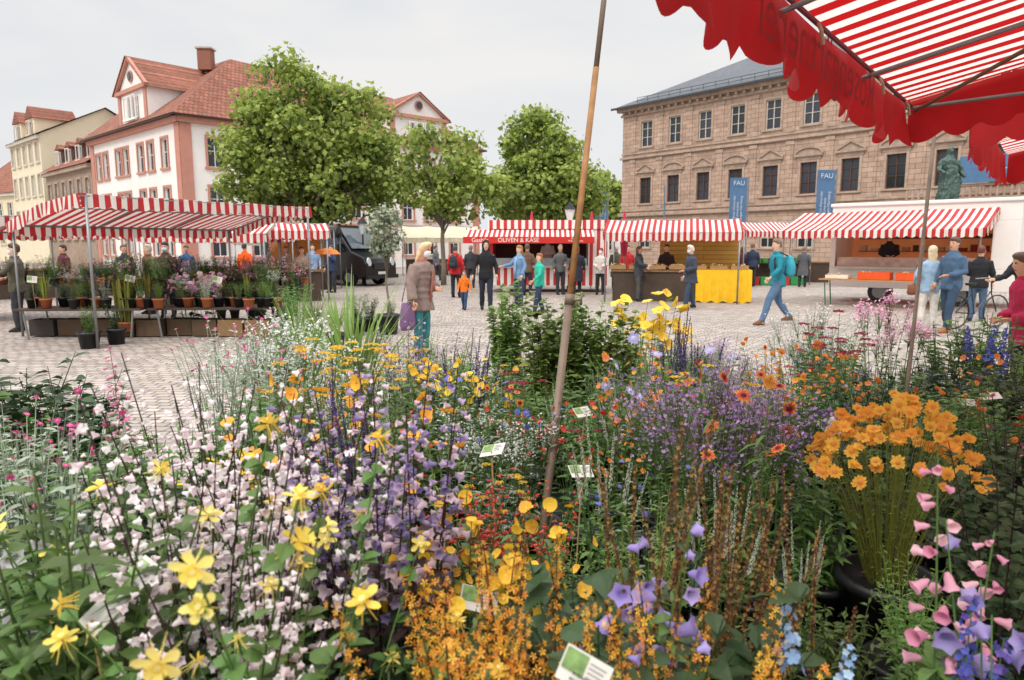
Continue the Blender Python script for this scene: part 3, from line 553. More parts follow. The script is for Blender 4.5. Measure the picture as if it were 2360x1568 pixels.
b=MB(); b.loft([(-.2,0,.88,.12,.05),(-.2,0,.93,.14,.07)],blk,10); part(b,'saddle',BK)

VN=thing('parked_van','black delivery van parked behind the stalls','van',(lat(765,31),31,0),rz=rad(-30)); bk=mat('black_paint','1b1c20',rough=.22,var=.1)
b=MB(); pf=[(-3.2,.4),(-3.2,2.45),(-3.0,2.58),(1.0,2.6),(1.25,2.5),(2.05,1.5),(2.75,1.22),(2.9,.95),(2.92,.4)]
b.prism(pf,-1,1,bk); part(b,'body_shell',VN,bev=.07)
b=MB(); b.add([(1.35,-.85,2.42),(2.04,-.9,1.56),(2.04,.9,1.56),(1.35,.85,2.42)],[(0,1,2,3)],mat('windscreen','56606a',rough=.08,var=.1)); o=part(b,'windscreen',VN,loc=(.035,0,.035))
for s in (-1,1):
    b=MB(); b.prism([(.35,1.5),(.4,2.25),(1.15,2.25),(1.75,1.5)],s*1.012,s*1.004,glass); part(b,'side_window',VN)
    b=MB(); b.box((1.5,s*1.02,1.45),(1.62,s*1.25,1.8),blk); part(b,'wing_mirror',VN,bev=.03)
    b=MB(); b.loft([(0,0,0,.2,.14),(0,0,.04,.17,.11)],mat('lamp_glass','c8ccd0',rough=.15),10,M=T((2.86,s*.74,1.02))@Matrix.Rotation(rad(80),4,'Y')); part(b,'headlight',VN)
    for x in (-2.0,1.95):
        b=MB(); b.loft([(0,0,-.12,.36,.36),(0,0,.12,.36,.36)],mat('tyre','151515',rough=.9),20,M=T((x,s*.92,.36))@RX); wl=part(b,'wheel',VN); b=MB(); b.loft([(0,0,-.13,.2,.2),(0,0,.13,.2,.2)],steel,14,M=T((x,s*.92,.36))@RX); part(b,'rim',wl)
b=MB(); b.box((2.92,-.5,.72),(2.96,.5,.98),mat('grille','2c2e30',rough=.4)); b.box((2.93,-.26,.5),(2.97,.26,.61),wh); b.box((2.9,-.98,.32),(3.02,.98,.48),blk); part(b,'bumper',VN)
simple_stall('dark food stall with black awning beside van',lat(640,26),26.0,8,2.2,2,2.3,2.5,m=mat('black_canvas','2a2a2c'))
b=thing('food_stall_panel','warm brown food stall back panel with added glow','stall panel',(lat(695,28.2),28.2,0)); q=MB(); q.box((-1.3,0,0),(.9,.1,2.2),mat('glowing_amber_panel','a8682c',emit=.2)); q.box((-1.3,-.3,.9),(.9,0,.95),wood); part(q,'panel_board',b)  # board emits a faint glow of its own, no lamp lights it

bz=mat('bronze_patina','4a5f58',rough=.5,metal=.4,var=.45,scale=4)
ST=thing('bronze_statue','green bronze statue of a robed man on stone plinth','statue',(lat(2168,36),36,0)); b=MB()
b.box((-1.1,-1.1,0),(1.1,1.1,.5),sandtrim); b.box((-.85,-.85,.5),(.85,.85,3.6),sand); b.box((-1,-1,3.6),(1,1,3.95),sandtrim); part(b,'plinth',ST,bev=.04)
b=MB(); z=3.95
b.loft([(0,0,z,.5,.42),(0.02,0,z+.6,.46,.38),(.05,0,z+1.2,.42,.34),(0,0,z+1.7,.36,.28),(0,0,z+2.1,.42,.26),(0,0,z+2.28,.22,.18),(0,0,z+2.36,.11,.12),(0,0,z+2.43,.13,.15),(0,-.02,z+2.55,.15,.18),(0,0,z+2.71,.13,.16),(0,0,z+2.79,.05,.06)],bz)
b.tube([(-.36,0,z+2.08),(-.58,-.15,z+1.6),(-.4,-.42,z+1.45)],[.15,.12,.08],bz); b.tube([(.36,0,z+2.08),(.62,-.05,z+1.6),(.68,-.25,z+1.25)],[.15,.12,.08],bz); b.tube([(.5,.1,z+2.0),(.62,.1,z+1.0),(.5,.15,z+.1)],[.1,.16,.18],bz)
for i in range(9): b.tube([(-.42+i*.1,-.38,z+.02),(-.34+i*.09,-.33,z+1.0),(-.2+i*.06,-.27,z+1.8)],[.07,.05,.03],bz,6)
mko('figure',remesh(b,'figure',.035,.06,3),ST)
navy=mat('banner_blue','54759a',rough=.8,var=.12,trans=.15); blet=cm('c4ced8')
for u,D,vt,vb,w_,fc in ((1695,50,410,515,1.25,0),(1893,46,392,510,1.2,0),(1386,52,440,512,1.1,40),(1528,52,428,515,1.25,80)):
    E=thing('banner_flag','tall blue banner with white lettering on a pole','banner',(lat(u,D),D,0),rz=rad(fc),group='blue banners before the palace'); z1=zt(vt,D); z0_=zt(vb,D)-.4
    b=MB(); b.tube([(w_/2+.08,0,0),(w_/2+.08,0,z1+.1)],.05,steel); part(b,'pole',E)
    b=MB(); N=10; vs=[]
    for i in range(N+1):
        zz=z0_+(z1-z0_)*i/N; vs+= [(-w_/2,.04*math.sin(i),zz),(0,.05*math.sin(i*.8+1),zz),(w_/2,0,zz)]
    b.add(vs,[(3*i+j,3*i+j+1,3*i+4+j,3*i+3+j) for i in range(N) for j in (0,1)],navy); bb=part(b,'banner_cloth',E,smooth=True)
    text('FAU',.45,blet,bb,T((0,-.1,z1-.4))@RX,ext=0)
    text('Friedrich-Alexander\nUniversität\nErlangen-Nürnberg',.25,blet,bb,T((-.05,-.1,z0_+1.35))@RX@Matrix.Rotation(rad(90),4,'Z'),ext=0)
for u,D,v in ((1312,26,465),(838,30,500)):
    E=thing('street_lamp','old style black street lamp with lantern head','street lamp',(lat(u,D),D,0),group='street lamps'); h=zt(v,D); b=MB(); b.tube([(0,0,0),(0,0,.8),(0,0,h-.75)],[.1,.06,.035],cm('22282a')); part(b,'post',E)
    b=MB(); b.loft([(0,0,h-.75,.08,.08),(0,0,h-.3,.19,.19)],mat('lantern_glass','c8d0d0',rough=.15),6); part(b,'lantern',E)
    b=MB(); b.loft([(0,0,h-.3,.24,.24),(0,0,h-.12,.1,.1),(0,0,h,.02,.02)],cm('22282a'),6); part(b,'lamp_cap',E)
E=thing('umbrella','open orange umbrella held above a person','umbrella',(lat(755,22.5),22.5,0)); b=MB(); b.loft([(0,0,1.42,.45,.45),(0,0,1.55,.32,.32),(0,0,1.62,.03,.03)],cloth('e88a3a'),8); part(b,'umbrella_canopy',E); b=MB(); b.tube([(0,0,.8),(0,0,1.6)],.01,steel); part(b,'shaft',E)

# ---------------- near awning
AN=thing('market_awning','large red and white striped awning with scalloped red valance','awning',(2.24,4.0,0),rz=math.atan2(-.777,-.63),group='near awnings')
rwn=mat('awning_stripes','bc181c',rough=.8,var=.12,scale=3,trans=.5,kind='stripe',p=(0,.135,'f2ece6'))
redn=mat('awning_red','ae181c',rough=.8,var=.32,scale=4,trans=.4)
canopy(AN,3.4,[(0,2.465),(1.5,2.77),(3.0,2.5)],rwn,.2,redn,False,.17,.055,wob=.028)
me=text('Rosengärtnerei',.24,mat('dark_red_letter','94161a',trans=.4,var=.3),AN,T((1.75,.035,2.325))@RX,ext=0)
for a_,e_ in (((.03,.0,2.42),(.03,3.0,2.5)),((.1,.05,2.39),(2.9,1.9,2.64)),((1.1,.0,2.39),(1.1,1.5,2.71)),((2.2,0,2.39),(2.2,1.5,2.71))):
    b=MB(); b.tube([a_,e_],.010,steel if a_[0]!=.1 else cm('7a6650')); part(b,'awning_rib',AN)
b=MB(); b.tube([(.0,.02,2.43),(3.4,.02,2.43)],.009,cm('7a3038')); part(b,'edge_rail',AN)
for x in (.9,1.9,.25):
    b=MB(); b.tube([(x,.03,2.42),(x+.03,.05,2.39),(x,.05,2.35)],.007,cm('b8a088'),6); part(b,'clip',AN)
A2=thing('market_awning','smaller red awning with scalloped edge behind','awning',(4.6,6.5,0),rz=math.atan2(-.777,-.63),group='near awnings'); canopy(A2,2.9,[(0,2.5),(1.3,2.8),(2.6,2.5)],rwn,.24,redn,False,.17,.05)
rust=mat('rusty_pipe','9a6e42',rough=.7,var=.6,scale=14,bump=.3,metal=.1); gp=mat('grey_pipe','7a695a',rough=.6,var=.5,scale=14,metal=.2)
LPo=thing('leaning_pole','leaning rusty telescopic metal support pole','pole'); P0=Vector((.05,2.39,0)); dr=Vector((.264,.6,2.02))
b=MB(); b.tube([P0,P0+dr*.715],.0165,gp,14); part(b,'lower_tube',LPo,smooth=True)
b=MB(); b.tube([P0+dr*.69,P0+dr*1.2],.0135,rust,14); part(b,'middle_tube',LPo,smooth=True)
b=MB(); b.tube([P0+dr*1.2,P0+dr*1.55],.012,gp,14); part(b,'upper_tube',LPo,smooth=True)
b=MB(); c0=P0+dr*.71; b.tube([c0-dr*.01,c0+dr*.01],.020,gp,14); b.tube([c0,c0+Vector((.045,-.02,0))],.006,gp,8); b.tube([c0+Vector((.045,-.02,-.02)),c0+Vector((.05,-.02,.03))],.004,gp,8); part(b,'clamp',LPo,smooth=True)
E=thing('support_pole','thin grey support pole of the awning','pole'); b=MB(); b.tube([(2.16,3.6,0),(2.30,3.9,.82),(2.55,4.25,2.35)],.011,gp,12); part(b,'tube',E,smooth=True)

# ---------------- plants
G={k:mat('leaf_'+k,c,rough=.5,var=.4,scale=9,trans=.33,obj=.7) for k,c in dict(mid=(.11,.195,.045),light=(.20,.30,.07),dark=(.05,.10,.035),silver=(.37,.43,.33),bronze=(.06,.03,.03),grass=(.22,.31,.09),brown=(.13,.065,.03),yel=(.26,.28,.05)).items()}
def pet(h): return mat('petal_'+h,h,rough=.6,var=.25,scale=20,trans=.35,obj=.2,sat=.95)
UP=Vector((0,0,1))
def leaf(mb,p,d,L,w,m,droop=.3,roll=None):
    d=d.normalized(); s=d.cross(UP)
    if s.length<.1: s=Vector((1,0,0))
    s.normalize(); s.rotate(Matrix.Rotation(R.uniform(-.7,.7) if roll is None else roll,3,d)); nn=s.cross(d); v=[]
    for t,wf in ((0,.12),(.3,.9),(.62,.85),(1,.03)):
        c=p+d*L*t-UP*droop*L*t*t; v+=[c-s*w*wf/2+nn*w*wf*.12,c,c+s*w*wf/2+nn*w*wf*.12]
    mb.add(v,[(0,1,4,3),(1,2,5,4),(3,4,7,6),(4,5,8,7),(6,7,10,9),(7,8,11,10)] if w>.03 else [(0,2,5,3),(3,5,8,6),(6,8,11,9)],m)
def floret(mb,c,n,r,k,m,cup=.25,wd=.42):
    n=n.normalized(); a=n.orthogonal().normalized(); b=n.cross(a); t0=R.uniform(0,6)
    for i in range(k):
        t=t0+6.283*i/k+R.uniform(-.12,.12); e=a*math.cos(t)+b*math.sin(t); f=n.cross(e); q=R.uniform(.82,1.12)
        if r<.015 or wd<.2: mb.add([c,c+e*r*.6*q-f*r*wd+n*cup*r*.7,c+e*r*q+n*cup*r*R.uniform(.6,1.2),c+e*r*.6*q+f*r*wd+n*cup*r*.7],[(0,1,2,3)],m)
        else:
            w=r*wd; z1=cup*r*.45; z2=cup*r*1.0; z3=cup*r*R.uniform(.6,1.3); u_=R.uniform(-.1,.1)*r
            mb.add([c,c+e*r*.4*q-f*w*.75+n*z1,c+e*r*.4*q+n*(z1-.1*r),c+e*r*.4*q+f*w*.75+n*z1,c+e*r*.78*q-f*w+n*(z2+u_),c+e*r*.8*q+n*(z2-.12*r),c+e*r*.78*q+f*w+n*(z2-u_),c+e*r*1.02*q-f*w*.35+n*z3,c+e*r*1.02*q+f*w*.4+n*(z3-u_)],[(0,1,2),(0,2,3),(1,4,5,2),(2,5,6,3),(4,7,5),(5,7,8),(5,8,6)],m)
def disc(mb,c,n,r,m):
    n=n.normalized(); a=n.orthogonal().normalized(); b=n.cross(a); v=[c+n*r*.7]+[c+(a*math.cos(t)+b*math.sin(t))*r for t in [i*1.047 for i in range(6)]]; mb.add(v,[(0,i+1,(i+1)%6+1) for i in range(6)],m)
def bell(mb,c,d,r,L,m,fl=1.45):
    d=d.normalized(); a=d.orthogonal().normalized(); b=d.cross(a); v=[]
    for t,q in ((0,.22),(.3,.55),(.72,.66),(.9,.95),(.96,fl)):
        for i in range(10): tt=i*.6283; k=(1.0 if i%2 else .68 if fl>1.2 else .9) if t==.96 else 1; v.append(c+d*L*(t+(.05 if t==.96 and i%2 else 0))+(a*math.cos(tt)+b*math.sin(tt))*r*q*k)
    mb.add(v,[(j*10+i,j*10+(i+1)%10,j*10+10+(i+1)%10,j*10+10+i) for j in range(4) for i in range(10)],m)
def rv(s=1): return Vector((R.gauss(0,s),R.gauss(0,s),R.gauss(0,s)))
# name:(label,h,nst,spread,stem,leaf,leafL,leafW,nleaf,droop,kind,petals,centre,size,count,zone)
SP=dict(
penst=('pale pink penstemon with bell flowers on dark stems',1.0,10,.24,'bronze','mid',.11,.022,14,.4,'bell',['f6e8ea','f0dce2','faf4f4'],'',.0115,22,.5),
dkpen=('lilac penstemon on dark stems',.98,7,.18,'bronze','bronze',.1,.022,12,.4,'bell',['b4a0c4','8678a8','dcc4d0'],'',.012,24,.45),
columb=('yellow columbine with spurred flowers',.9,6,.34,'mid','mid',.05,.038,24,.3,'columb',['f2dc60','f6e680','f0d048'],'f8f0a0',.020,2,.3),
oeno=('evening primrose with large bright yellow cups',.75,14,.3,'mid','mid',.07,.02,24,.3,'cup',['f8cc10','f4bc08'],'f8d830',.022,3,.25),
ligul=('plant with orange yellow flower spikes',.9,8,.24,'brown','mid',.08,.035,10,.4,'spike',['f4a80c','e88c08','f8c020'],'',.0135,54,.36),
seed=('tall brown seed spikes',1.0,6,.16,'brown','mid',.08,.03,10,.4,'spike',['8a6430','64402a','b08440'],'',.0075,110,.6),
camp=('bellflower with large lilac bells',.9,4,.2,'mid','mid',.08,.024,18,.4,'bigbell',['a89ad8','b8a8e0','9688cc'],'',.023,4,.35),
campw=('bellflower with large white bells',.85,3,.12,'mid','mid',.08,.024,16,.4,'bigbell',['f4f2f4','ece8ec'],'',.031,3,.16),
anth=('pot of orange yellow daisies',.75,130,.31,'yel','yel',.03,.004,3,.2,'daisy',['ffc01c','fcb010','ffcc30'],'f09c0c',.025,1,.1),
gail=('blanket flower with red and orange petals',.95,7,.2,'mid','mid',.15,.014,20,.5,'daisy2',['d8501c','e87018','c83818'],'6a1c10',.036,1,.2),
phlox=('dense lilac flowering plant',.9,22,.26,'mid','mid',.05,.014,18,.3,'cloud',['b88cca','a878bc','ccaad8'],'',.0088,44,.11),
phpink=('pink phlox with rounded flower heads',.9,9,.16,'mid','mid',.07,.018,14,.3,'cloud',['e8a4c4','f0bcd4'],'',.011,40,.06),
white=('cloud of small white flowers',.9,15,.26,'mid','mid',.06,.012,16,.3,'cloud',['f6f4f2','ece8ea'],'',.009,44,.09),
silver=('silver leaved plant with magenta dots',.85,22,.28,'silver','silver',.07,.018,16,.3,'daisy',['d0287c','e04c94'],'e880b0',.013,1,.2),
foxg=('pink foxglove with hanging bells',1.05,2,.08,'mid','mid',.13,.045,12,.5,'bigbell',['e2a4bc','d88cac','ecc0cc'],'',.018,22,.5),
delph=('light blue delphinium spikes',.95,3,.16,'mid','mid',.1,.05,16,.4,'spike',['9cc0e4','b4d4f0','8cb2de'],'',.017,34,.22),
delphd=('dark blue delphinium spikes',.85,3,.14,'mid','mid',.1,.05,12,.4,'spike',['4450b0','5864c4','6a54b0'],'',.015,36,.28),
core=('coreopsis with golden yellow blooms',.95,7,.28,'light','light',.08,.007,20,.3,'cup',['f8b80c','f4a808'],'c07808',.026,1,.2),
salvia=('sage with dark violet flower spikes',.8,12,.16,'bronze','mid',.06,.02,14,.3,'spike',['5c4484','70589c','443468'],'',.0075,80,.42),
redpen=('penstemon with coral red tubular flowers',.75,11,.24,'mid','mid',.07,.018,14,.3,'bell',['d84434','e05c48','c83828'],'',.0075,16,.4),
whsp=('plant with slender white flower spikes',.8,12,.16,'mid','mid',.06,.018,16,.3,'spike',['dedfd2','cdd2bf'],'',.0055,80,.35),
grass=('clump of arching ornamental grass',.8,1,.1,'grass','grass',.8,.008,190,.55,'none',[],'',0,0,0),
reed=('broad leaved iris like grass',.8,1,.1,'grass','light',.85,.02,60,.35,'none',[],'',0,0,0),
vine=('bushy green climbing vine',1.1,14,.15,'mid','light',.075,.07,70,.3,'none',[],'',0,0,0),
lily=('tall plant with yellow lily flowers',1.0,8,.12,'mid','light',.1,.016,26,.3,'cup',['f8d83c','f4cc28'],'d8a010',.042,2,.12),
achil=('yarrow with flat yellow flower heads',.8,11,.24,'mid','silver',.06,.014,14,.2,'umbel',['f0c81c','e8b810'],'',.007,50,.042),
dkred=('plant with dark crimson flower heads',.85,9,.16,'mid','mid',.08,.018,14,.3,'umbel',['9c2440','b03c50'],'',.009,46,.04),
scab=('scabious with pale lilac pincushion flowers',.85,6,.22,'mid','mid',.06,.014,12,.3,'daisy',['a8a8dc','b8b8e8'],'d0d0ec',.032,1,.2),
pinkd=('plant with deep pink daisies',.7,12,.26,'mid','mid',.07,.016,16,.3,'daisy',['c83c84','dc64a0'],'e8b020',.016,1,.2),
redd=('plant with scarlet red flowers',.75,11,.22,'mid','mid',.07,.018,16,.3,'cup',['c82c18','dc4020'],'f0b020',.017,2,.2),
bluef=('cornflower like plant with small blue flowers',.75,12,.24,'mid','silver',.07,.012,16,.3,'daisy',['5058c0','6c70d0'],'8080d8',.018,1,.2),
oran=('plant with small orange flowers',.75,13,.24,'mid','mid',.07,.018,16,.3,'cup',['f08414','f49c24'],'c85c10',.018,2,.2),
viol=('plant with small violet flowers in loose clusters',.8,12,.24,'mid','mid',.07,.016,16,.3,'cloud',['7a5cac','9478c4','6a4c9c'],'',.0095,22,.07),
leafy=('leafy green perennial in a pot',.6,20,.32,'mid','mid',.085,.022,30,.4,'none',[],'',0,0,0),
broad=('perennial with broad dark green leaves',.6,14,.34,'dark','dark',.11,.05,18,.4,'none',[],'',0,0,0),
lite=('light green feathery perennial',.7,24,.26,'light','light',.06,.010,34,.3,'none',[],'',0,0,0),
rose=('dark green rose bush with reddish leaves',.75,12,.28,'bronze','dark',.055,.042,32,.3,'none',[],'',0,0,0),
shrub=('round leafy bush with pink blossoms',.5,20,.5,'mid','dark',.06,.03,20,.2,'cloud',['d05890','c84880','e8a0c0'],'',.015,5,.08),
snake=('snake plant with upright yellow edged leaves',.55,1,.1,'grass','yel',.55,.045,16,.02,'none',[],'',0,0,0),
orchid=('potted orchid with pale pink flowers',.6,7,.3,'mid','dark',.14,.04,3,.4,'cup',['e8bcd4','f0d4e2','dca0c4'],'c04080',.033,6,.3))
NAMES=dict(penst='penstemon_plant',dkpen='penstemon_plant',columb='columbine_plant',oeno='evening_primrose_plant',ligul='ligularia_plant',seed='seed_spike_plant',camp='bellflower_plant',campw='bellflower_plant',anth='daisy_plant',gail='blanket_flower_plant',phlox='phlox_plant',phpink='phlox_plant',foxg='foxglove_plant',delph='delphinium_plant',delphd='delphinium_plant',core='coreopsis_plant',salvia='sage_plant',grass='ornamental_grass',reed='ornamental_grass',vine='climbing_vine',lily='lily_plant',achil='yarrow_plant',rose='rose_bush',snake='snake_plant',orchid='orchid_plant')
PM={}
def proto(k,var):
    if (k,var) in PM: return PM[k,var]
    lab,h,nst,spr,sm,lm,lL,lW,nl,dr_,kind,pc,cc,sz,cnt,zone=SP[k]; sm=G[sm]; lm=G[lm]; F=MB(); B=MB(); P=[pet(c) for c in pc]; Cc=pet(cc) if cc else None
    if k in('grass','reed','snake'):
        for i in range(nl):
            a=R.uniform(0,6.28); ln=R.uniform(.05,.6 if k!='snake' else .12); leaf(F,Vector((math.cos(a),math.sin(a),0))*R.uniform(0,.06),Vector((math.cos(a)*ln,math.sin(a)*ln,1)),lL*R.uniform(.7,1.25),lW,lm,dr_*R.uniform(.3,1.3) if k!='snake' else .02)
    else:
      for i in range(nst):
        a=R.uniform(0,6.28); rr=math.sqrt(R.random()); p0=Vector((math.cos(a),math.sin(a),0))*rr*.07
        H=h*R.uniform(.66,1.05) if k!='anth' else h*(1.0-.36*rr*rr)*R.uniform(.93,1.02)
        off=Vector((math.cos(a),math.sin(a),0))*rr*spr*h+Vector((R.gauss(0,.02),R.gauss(0,.02),0))
        path=lambda t:p0+off*(t*.55+t*t*.45)+UP*H*t
        F.tube([path(t) for t in (0,.35,.7,1)],[.0036,.003,.0025,.0016] if k!='anth' else [.0018,.0016,.0014,.001],sm,3)
        top=1-zone*.8 if kind in('bell','spike','bigbell') else .97
        if k=='vine': top=1
        if k=='anth': top=.7
        for j in range(nl):
            t=R.uniform(.03,1)**.9*top; c=path(t); b=R.uniform(0,6.28); d=Vector((math.cos(b),math.sin(b),R.uniform(.1,.8))); leaf(F,c,d,lL*R.uniform(.7,1.3)*(1.15-.5*t),lW*R.uniform(.8,1.2)*(1.15-.4*t),lm,dr_)
        tip=path(1)
        if kind in('bell','bigbell','spike'):
            for j in range(cnt):
                f=j/cnt; t=1-zone*(1-f)*1.0; c=path(t); b=j*2.4+R.uniform(-.4,.4); e=Vector((math.cos(b),math.sin(b),0)); s=sz*(1.1-.55*f)*R.uniform(.8,1.2)
                if kind=='spike': floret(B,c+e*s*(R.uniform(.5,1.8) if k in('ligul','delph','delphd') else .7)+UP*R.uniform(-.4,.4)*s,e+UP*.3+rv(.35),s,5 if sz>.009 else 4,R.choice(P),.3,.42 if k!='ligul' else .2)
                else:
                    side=R.uniform(.8,1.8) if kind=='bigbell' else R.uniform(.8,3.2)
                    q=c+e*side*s+UP*s*.3; bell(B,q,e+UP*(-.55 if k=='foxg' else .1 if kind=='bigbell' else -.15)+rv(.3)+(Vector((0,-.5,0)) if kind=='bigbell' else Vector()),s*.9,s*(2.1 if k=='foxg' else 1.8 if k!='redpen' else 3),R.choice(P),1.1 if k=='foxg' else 1.45); F.tube([c,q],.001,sm,3)
        elif kind in('daisy','daisy2','cup','columb'):
            for j in range(cnt):
                c=tip if j==0 else path(R.uniform(1-zone,1))+rv(.035)
                if j: F.tube([path(1-zone),c],.0012,sm,3)
                n=UP*R.uniform(.3,1)+rv(.45 if k!='anth' else .2)
                if k=='anth': n+=Vector((0,-.7,0))
                if R.random()<.6: n+=Vector((0,-.5,0))
                n.normalize(); s=sz*R.uniform(.75,1.15); pm=R.choice(P)
                if kind=='daisy': floret(B,c,n,s,12,pm,.05,.22 if k=='anth' else .19); disc(B,c+n*.001,n,s*.4,Cc)
                elif kind=='daisy2': floret(B,c,n,s,12,pet('f0a020'),.0,.19); floret(B,c+n*.001,n,s*.78,12,pm,.06,.19); disc(B,c+n*.002,n,s*.35,Cc)
                elif kind=='cup': floret(B,c,n,s,6 if k!='oeno' else 4,pm,.35,.5 if k!='oeno' else .7); disc(B,c,n,s*.22,Cc)
                else:
                    n=(n+UP*.3).normalized(); floret(B,c,n,s*1.3,5,pm,.1,.27); floret(B,c,n,s*.7,5,R.choice(P),1.1,.4); disc(B,c+n*s*.4,n,s*.25,Cc)
                    for q in range(5): a2=q*1.257; e=n.orthogonal().normalized(); e.rotate(Matrix.Rotation(a2,3,n)); B.tube([c+e*s*.3,c-n*s*.8+e*s*.5,c-n*s*1.5+e*s*.9],[.002,.0012,.0006],pm,3)
        elif kind in('cloud','umbel'):
            for j in range(cnt):
                if kind=='cloud': c=tip+rv(.5)*zone; 
                else: b=R.uniform(0,6.28); q=zone*math.sqrt(R.random()); c=tip+Vector((math.cos(b)*q,math.sin(b)*q,.02-q*q*4))
                if kind=='cloud' and j%3==0: F.tube([path(.8),c],.0009,sm,3)
                floret(B,c,rv(.5)+UP*.7+Vector((0,-.3,0)),sz*R.uniform(.8,1.2),5 if sz>.009 else 4,R.choice(P),.15)
    r=(F.mesh('foliage'),B.mesh('blossoms',True) if B.v else None); PM[k,var]=r; return r
pms=[potmesh(.10,.17,blk).mesh('pot',True),potmesh(.10,.17,terra).mesh('pot',True)]
placed=[]; cnts={}
def plant(k,x,y,z,ztop=None,s=None,var=None,pot=0,cs=1):
    cnts[k]=cnts.get(k,0)+1; v=cnts[k]%2 if var is None else var
    f,b=proto(k,v); h=SP[k][1]
    if s is None: s=max(.45,min(1.45,(ztop-z-.15*cs)/h))
    E=thing(NAMES.get(k,'potted_plant'),SP[k][0],'plant',(x,y,z),rz=R.uniform(-.5,.5) if k in('core','gail','oeno','columb','lily','camp','campw','anth') else R.uniform(0,6.28),group=SP[k][0]+'s in pots')
    fo=mko('foliage',f,E,loc=(0,0,.15)); fo.scale=(s,)*3
    if b: bo=mko('blossoms',b,E,loc=(0,0,.15)); bo.scale=(s,)*3
    po=mko('plant_pot',pms[pot],E)
    if cs!=1: po.scale=(cs,)*3; fo.location.z=.15*cs
    if cs!=1 and b: bo.location.z=.15*cs
    placed.append((x,y)); return E
def bz_(D): return .34 if D<3.7 else .12
def feat(k,us,D,v,jd=.1,**kw):
    for i,u in enumerate(us):
        d=D+R.uniform(-jd,jd); vv=v[i] if isinstance(v,(list,tuple)) else v+R.uniform(-15,15); plant(k,lat(u,d),d,bz_(d),zt(vv,d),**kw)
feat('penst',[380,460,540,610,680],1.35,[930,880,850,890,960]); feat('penst',[610,470],1.1,[1080,1080])
feat('dkpen',[790,880,950],1.4,[910,840,780]); feat('salvia',[770,860],1.9,870)
feat('columb',[390,480,700],1.05,[1040,900,1080],.05); feat('columb',[740,580],.95,[1330,1230],.02)
feat('oeno',[970,1060,1160,1250],1.5,[1190,1180,1200,1220],.08)
feat('ligul',[1060,1180,1260,1450,1620,1740,1130],.98,[1290,1240,1290,1400,1370,1350,1330],.05)
feat('seed',[1450,1590,1700,1170,1880,1640],1.3,[920,900,1050,1130,1120,980],.05)
feat('camp',[1430,1510],1.15,[1180,1230],.04); feat('camp',[1450],.95,[1430],.03); feat('campw',[930],.9,[1410],.0,var=0); feat('campw',[190,130],1.4,[1130,1170],.0)
plant('anth',lat(2060,2.1),2.1,.34,zt(915,2.1),cs=1.5)
feat('gail',[1750,1800],2.1,[860,890],.04); feat('phlox',[1570,1650,1720],2.2,[920,900,930],.08)
feat('foxg',[2200],1.12,[1010],0); feat('foxg',[290],3.1,[760],0)
feat('delph',[15],2.4,[690],.05); feat('delph',[1925],1.0,[1390],0); feat('camp',[2330],.95,[1220],0); feat('delphd',[2230],1.0,[1360],.0)
feat('core',[740,830,1040],1.9,[790,860,840],.1); feat('core',[690,860],2.3,[860,890],.1)
feat('white',[650,710,620],4.2,765,.2); feat('white',[1860,1900],5.2,725,.2); feat('white',[1110,1210],2.6,[950,980]); feat('phpink',[2030,2075],5.2,695,.2)
feat('silver',[500,560,620],3.5,[750,735,770],.1); feat('silver',[30,90,140],1.8,960,.1); feat('silver',[20,90],2.4,940)
feat('salvia',[1545,1600],4.6,725); feat('salvia',[1060,1090],4.3,[770,790]); feat('dkpen',[940,1000],4.5,[735,745]); feat('lite',[920,970,1020],4.9,[770,775,780]); feat('achil',[900,960],4.3,[800,800]); feat('redpen',[1060,1130,1210],1.8,[1080,1090,1080]); feat('whsp',[1440,1480,1520],3,870); feat('whsp',[1400],2.2,[950])
feat('grass',[1600,1650],4.3,[760,770]); feat('grass',[640],6,[680]); feat('reed',[800,830],6.2,[630,670],.1); feat('grass',[690],7.8,[650]); feat('reed',[1490],4.6,[750])
feat('vine',[1165,1180],5.6,[660,710]); feat('vine',[1250,1290,1340,1390,1290,1420],4.7,[720,680,690,700,730,740],.2); feat('lily',[1450,1490,1530],5.2,[665,660,680])
feat('achil',[740,800,830],3.2,[810,795,830]); feat('dkred',[1930,1950],4.7,730); feat('scab',[1550],2.7,[790]); feat('scab',[1475],3,[810])
feat('rose',[2290,2340,2370],2.2,[970,930,960],.15); feat('rose',[2340],1.6,[1040]); feat('rose',[1990],3.6,[830]); feat('bluef',[1130,1190],2.6,[900,910]); feat('redd',[1150,1240,1340],2.7,[930,940,920]); feat('oran',[1440,1500],3,[840,840]); feat('oran',[1780,1850,1950],3.6,[810,820,820]); feat('leafy',[2240,2300,2180],5,[720,730,760]); feat('delphd',[2250,2290],4.8,[730,730])
feat('broad',[1400,1530,1340],1.25,[1270,1290,1330]); feat('broad',[220,300],1.9,[1070,1050]); feat('broad',[40,110,160],3.2,[820,850,860])
feat('leafy',[150,250,60],1.15,[1150,1180,1190])
D=.84
pools=[(['leafy']*6+['lite']*2+['broad']*3+['white','silver','pinkd','silver','penst','viol']),(['leafy']*4+['lite']*3+['broad','oeno','redpen','salvia','bluef','white','penst','achil','redd','viol','oran','whsp']),(['leafy']*4+['lite']*3+['salvia','phlox','redd','oran','bluef','whsp','gail','dkred','grass','viol','white','achil']),(['leafy']*4+['rose']*3+['lite']*2+['oran','oran','pinkd','dkred','broad','viol','redd'])]
